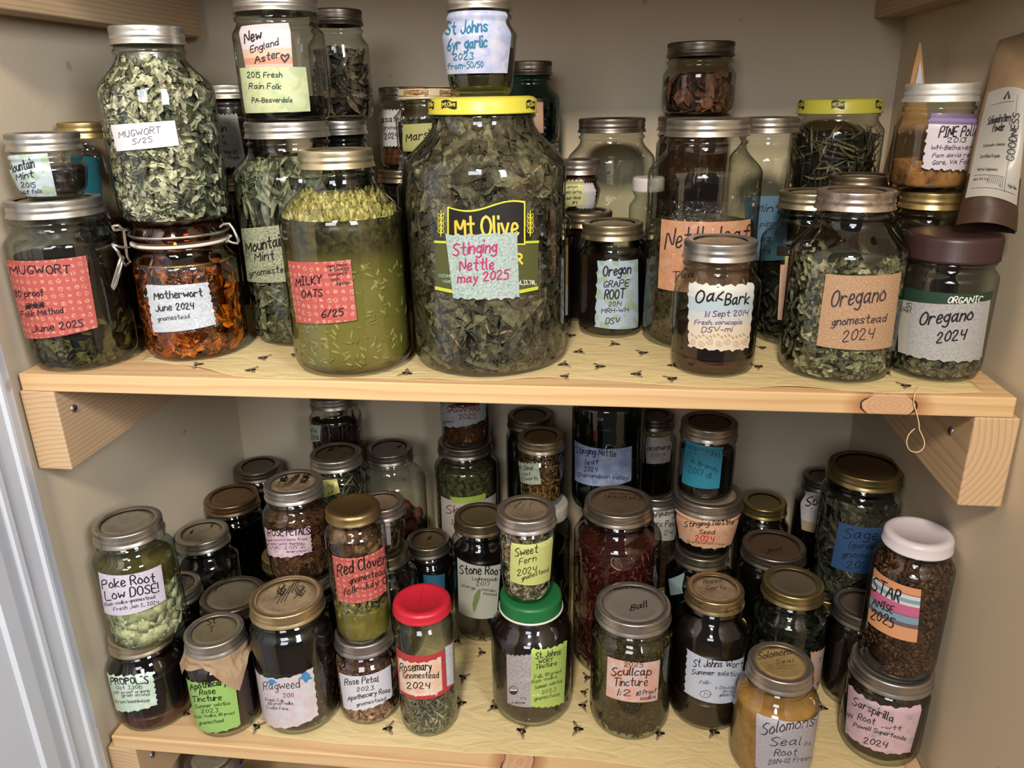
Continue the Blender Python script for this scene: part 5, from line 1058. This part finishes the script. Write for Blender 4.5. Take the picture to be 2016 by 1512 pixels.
cloth(ZL, -.43, .43, lambda x: .020+.002*sin(x*13+1)+.0015*sin(x*31)+(.022*max(0, (-x-.33)/.1)), [(900, 1261, 1.1), (948, 1284, 1.1), (912, 1333, 1.2), (908, 1383, 1.2), (765, 1433, 1.25), (1028, 1438, 1.3), (1137, 1434, 1.3), (1298, 1443, 1.2), (1405, 1440, 1.3), (506, 1430, 1.2), (1156, 1333, 1.1), (1148, 1388, 1.1), (1150, 1362, .9), (972, 1391, 1.2), (1620, 1392, 1.1), (950, 1256, 1), (366, 1404, 1), (1010, 1320, 1)], 'yellow bee-print cloth lining the lower shelf', 9)
# thread hanging from the cloth
def thread():
    mb = MB(); P = [(1806, 762), (1801, 775), (1799, 792), (1804, 812), (1809, 832), (1810, 845), (1815, 856), (1820, 870), (1818, 882), (1810, 889), (1800, 890), (1790, 885), (1785, 872), (1788, 858), (1795, 849), (1801, 844)]
    Q = [on(*P[0], 2, .0012)]+[on(x, y, 1, -.0035) for x, y in P[1:]]; S = []
    for i in range(len(Q)-1):
        a, b, c, d = Q[max(i-1, 0)], Q[i], Q[i+1], Q[min(i+2, len(Q)-1)]
        for k in range(5):
            t = k/5; S.append(.5*((2*b)+(c-a)*t+(2*a-5*b+4*c-d)*t*t+(3*b-a-3*c+d)*t**3))
    S.append(Q[-1]); mb.tube(S, .00045, plain((.90, .80, .62), .8, 0.0, .05, 'thread'), 6)
    tag(mb.build('loose_thread'), 'loose pale thread looping down over the knot of the middle shelf', 'thread')
thread()
# foil-and-kraft pouch leaning on the brown-capped jar
def pouch():
    d = J['U36']; zt_ = d['top']; e = empty('herb_pouch', (.385, .07, zt_)); tag(e, 'crumpled kraft pouch of brown berry powder leaning on the wall above the brown cap', 'pouch')
    L = Vector(e.location); BL = on(1880, 446, 1, .060); BR = on(2000, 462, 1, .050); TL = on(1965, 82, 1, .155); TR = Vector((.432, .100, TL.z+.005))
    BL.z = max(BL.z, zt_+.001); BR.z = max(BR.z, zt_+.001); BR.x = min(BR.x, .4335)
    kr = plain((.56, .46, .34), .7, 0.0, .35, 'kraft'); pw = plain((.26, .18, .14), .35, 0.0, .4, 'brown_powder'); NU, NV = 18, 30
    N = (BR-BL).cross(TL-BL).normalized()
    if N.y > 0: N = -N
    def P(u, v, s, off=0):
        p = BL.lerp(BR, u).lerp(TL.lerp(TR, u), v); b = .013*sin(pi*u)**.7*(1-v)**.6+.002; w = .0022*sin(v*9+u*4)*(1 if .1 < v < .95 else 0)
        q = p+N*(s*b+w+s*off); q.x = min(q.x, .4395); q.z = max(q.z, zt_+.0006); return q-L
    mb = MB()
    for s in (1, -1):
        vs = [P(i/NU, j/NV, s) for j in range(NV+1) for i in range(NU+1)]
        for a, b, m in ((0, 8, pw), (8, NV, kr)):
            fs = [(j*(NU+1)+i, j*(NU+1)+i+1, (j+1)*(NU+1)+i+1, (j+1)*(NU+1)+i)[::s] for j in range(a, b) for i in range(NU)]
            mb.add(vs, fs, m)
    mb.build('pouch_body', e)
    lb = MB(); wm = paper('plain', (.68, .66, .62)); K = 20; f = lambda u, v, o: P(u, v, 1, o)
    vs = [f(.03+.92*i/NU, .13+.57*j/K, .0007) for j in range(K+1) for i in range(NU+1)]
    lb.add(vs, [(j*(NU+1)+i, j*(NU+1)+i+1, (j+1)*(NU+1)+i+1, (j+1)*(NU+1)+i) for j in range(K) for i in range(NU)], wm)
    W_ = (BR-BL).length; H_ = (TL-BL).length; mp = lambda x, y: tuple(f(x/W_, y/H_, .0011))
    def tx(txt, u, v, wd, h, rot=0, wg=.13):
        S, w = text_strokes(txt, 0, 0); k = wd*W_/w
        for s in S:
            pts = [(u*W_+x*k, v*H_+y*h) for x, y in s] if not rot else [(u*W_-y*h, v*H_+x*k) for x, y in s]
            ribbon(lb, pts, max(wg*h*.75, .00025), mp, ink((.14, .13, .13)))
    tx('Schisandra Berry', .16, .52, .44, .0075); tx('Powder', .28, .475, .22, .0075); tx('GOODNESS', .78, .33, .9, .0075, 1, .2); tx('Schisandra chinensis', .16, .40, .40, .003); tx('Certified Organic', .14, .34, .36, .0035); tx('Herbal Supplement', .13, .27, .36, .003); tx('Net Wt 4 oz', .10, .215, .25, .003); tx('47', .55, .185, .07, .003); tx('Origin: China', .72, .20, .18, .003)
    for a, b in (((.14, .62), (.62, .62)), ((.10, .245), (.62, .245)), ((.09, .175), (.88, .175)), ((.66, .17), (.70, .66))):
        ribbon(lb, [((a[0]+(b[0]-a[0])*i/6)*W_, (a[1]+(b[1]-a[1])*i/6)*H_) for i in range(7)], .0004, mp, ink((.2, .2, .2)))
    for i in range(9): ribbon(lb, [((.32+.035*i)*W_, .20*H_), ((.35+.035*i)*W_, .24*H_)], .0005, mp, ink((.35, .35, .35)))
    ribbon(lb, [(.40*W_, .64*H_), (.46*W_, .672*H_), (.5*W_, .64*H_)], .0025, mp, ink((.2, .2, .2)))
    lb.build('printed_label', e)
pouch()
# folded kraft packet standing behind the pine pollen
def packet():
    e = empty('paper_packet', (.4095, .272, 0)); tag(e, 'folded brown paper packet standing behind the white-lidded pine pollen', 'paper packet')
    top = on(1808, 84, 1, .272); zt_ = top.z; L = Vector(e.location); kr = plain((.66, .50, .32), .8, 0.0, .2, 'kraft'); mb = MB(); x = top.x-L.x
    mb.add([(-.022, -.012, 0), (.022, -.012, 0), (.022, .012, 0), (-.022, .012, 0), (-.022, -.012, zt_*.55), (.022, -.012, zt_*.55), (.022, .012, zt_*.55), (-.022, .012, zt_*.55), (x, -.002, zt_), (x+.002, -.002, zt_), (x+.002, .002, zt_), (x, .002, zt_)],
           [(3, 2, 1, 0), (0, 1, 5, 4), (1, 2, 6, 5), (2, 3, 7, 6), (3, 0, 4, 7), (4, 5, 9, 8), (5, 6, 10, 9), (6, 7, 11, 10), (7, 4, 8, 11), (8, 9, 10, 11)], kr)
    mb.build('folded_paper', e, smooth=False)
    w = MB(); wm = paper('plain', (.74, .73, .78)); c = lambda px, py: on(px, py, 1, .272-.0135)-L
    w.add([c(1801, 168), c(1817, 168), c(1812, 120)], [(0, 1, 2)], wm); q = w.build('inner_sheet', e, smooth=False); s = q.modifiers.new('thick', 'SOLIDIFY'); s.thickness = .0005
packet()
# a few things on the bottom shelf whose tops show under the lower shelf
ZB = -.800
def low_jar():
    P = on(415, 1487, 1, .11); k = jar('B1', 'mason_jar', 'reddish jar with pale lid and blue label under the lower shelf', (415, 1487, 112), 120, Y=.11, H=.10, lidf=lid((.74, .70, .66)), fill=F_mass((.36, .18, .15), (.48, .28, .22), .85))
    k['e'].location.z = P.z-.10; k['z0'] = P.z-.10; k['e']['group'] = 'things on the bottom shelf'
    label('B1', ((424, 1508), (474, 1490), (480, 1530), (430, 1545)), paper('plain', (.34, .50, .80)), (('Ashwaganda', 430, 1524, 480, 1500, 10),))
    b = MB(); b.box((k['X']-.06, .04, ZB-.0008), (k['X']+.06, .18, k['z0']-.0004), plain((.42, .34, .26), .7, 0.0, .3, 'carton')); o = b.build('carton', smooth=False, bevel=.002); tag(o, 'brown carton under the jar below the lower shelf', 'box')
low_jar()
def bag(name, x0, x1, y0, y1, ztop, col, lab, seed):
    mb = MB(); R = random.Random(seed); NX, NY = 24, 14; vs = []; ph = [R.uniform(0, 6) for _ in range(6)]
    for j in range(NY+1):
        for i in range(NX+1):
            u, v = i/NX, j/NY; b = (sin(pi*u)*sin(pi*v))**.35; z = ZB-.0008+(ztop-ZB)*b*(1+.05*sin(u*17+ph[0])*sin(v*13+ph[1])+.03*sin(u*41+ph[2]+v*9))
            vs.append((x0+(x1-x0)*u, y0+(y1-y0)*v, z))
    n = NX+1; fs = [(j*n+i, j*n+i+1, (j+1)*n+i+1, (j+1)*n+i) for j in range(NY) for i in range(NX)]
    rim = [i for i in range(NX+1)]+[j*n+NX for j in range(1, NY+1)]+[NY*n+i for i in range(NX-1, -1, -1)]+[j*n for j in range(NY-1, 0, -1)]
    fs.append(tuple(rim[::-1])); mb.add(vs, fs, plain(col, .35, 0.0, .3, 'plastic_film')); o = mb.build(name); tag(o, lab, 'bag', 'plastic bags on the bottom shelf')
zg = on(640, 1494, 1, .17).z
bag('plastic_bag', -.305, -.125, .07, .27, zg, (.60, .62, .64), 'grey plastic bag under the lower shelf next to the blue label', 3)
bag('plastic_bag', -.12, .03, .07, .27, zg-.012, (.22, .36, .60), 'blue plastic bag under the lower shelf', 5)
bag('plastic_bag', .04, .30, .07, .27, zg-.02, (.55, .55, .52), 'pale plastic bag under the lower shelf beside the blue bag', 7)
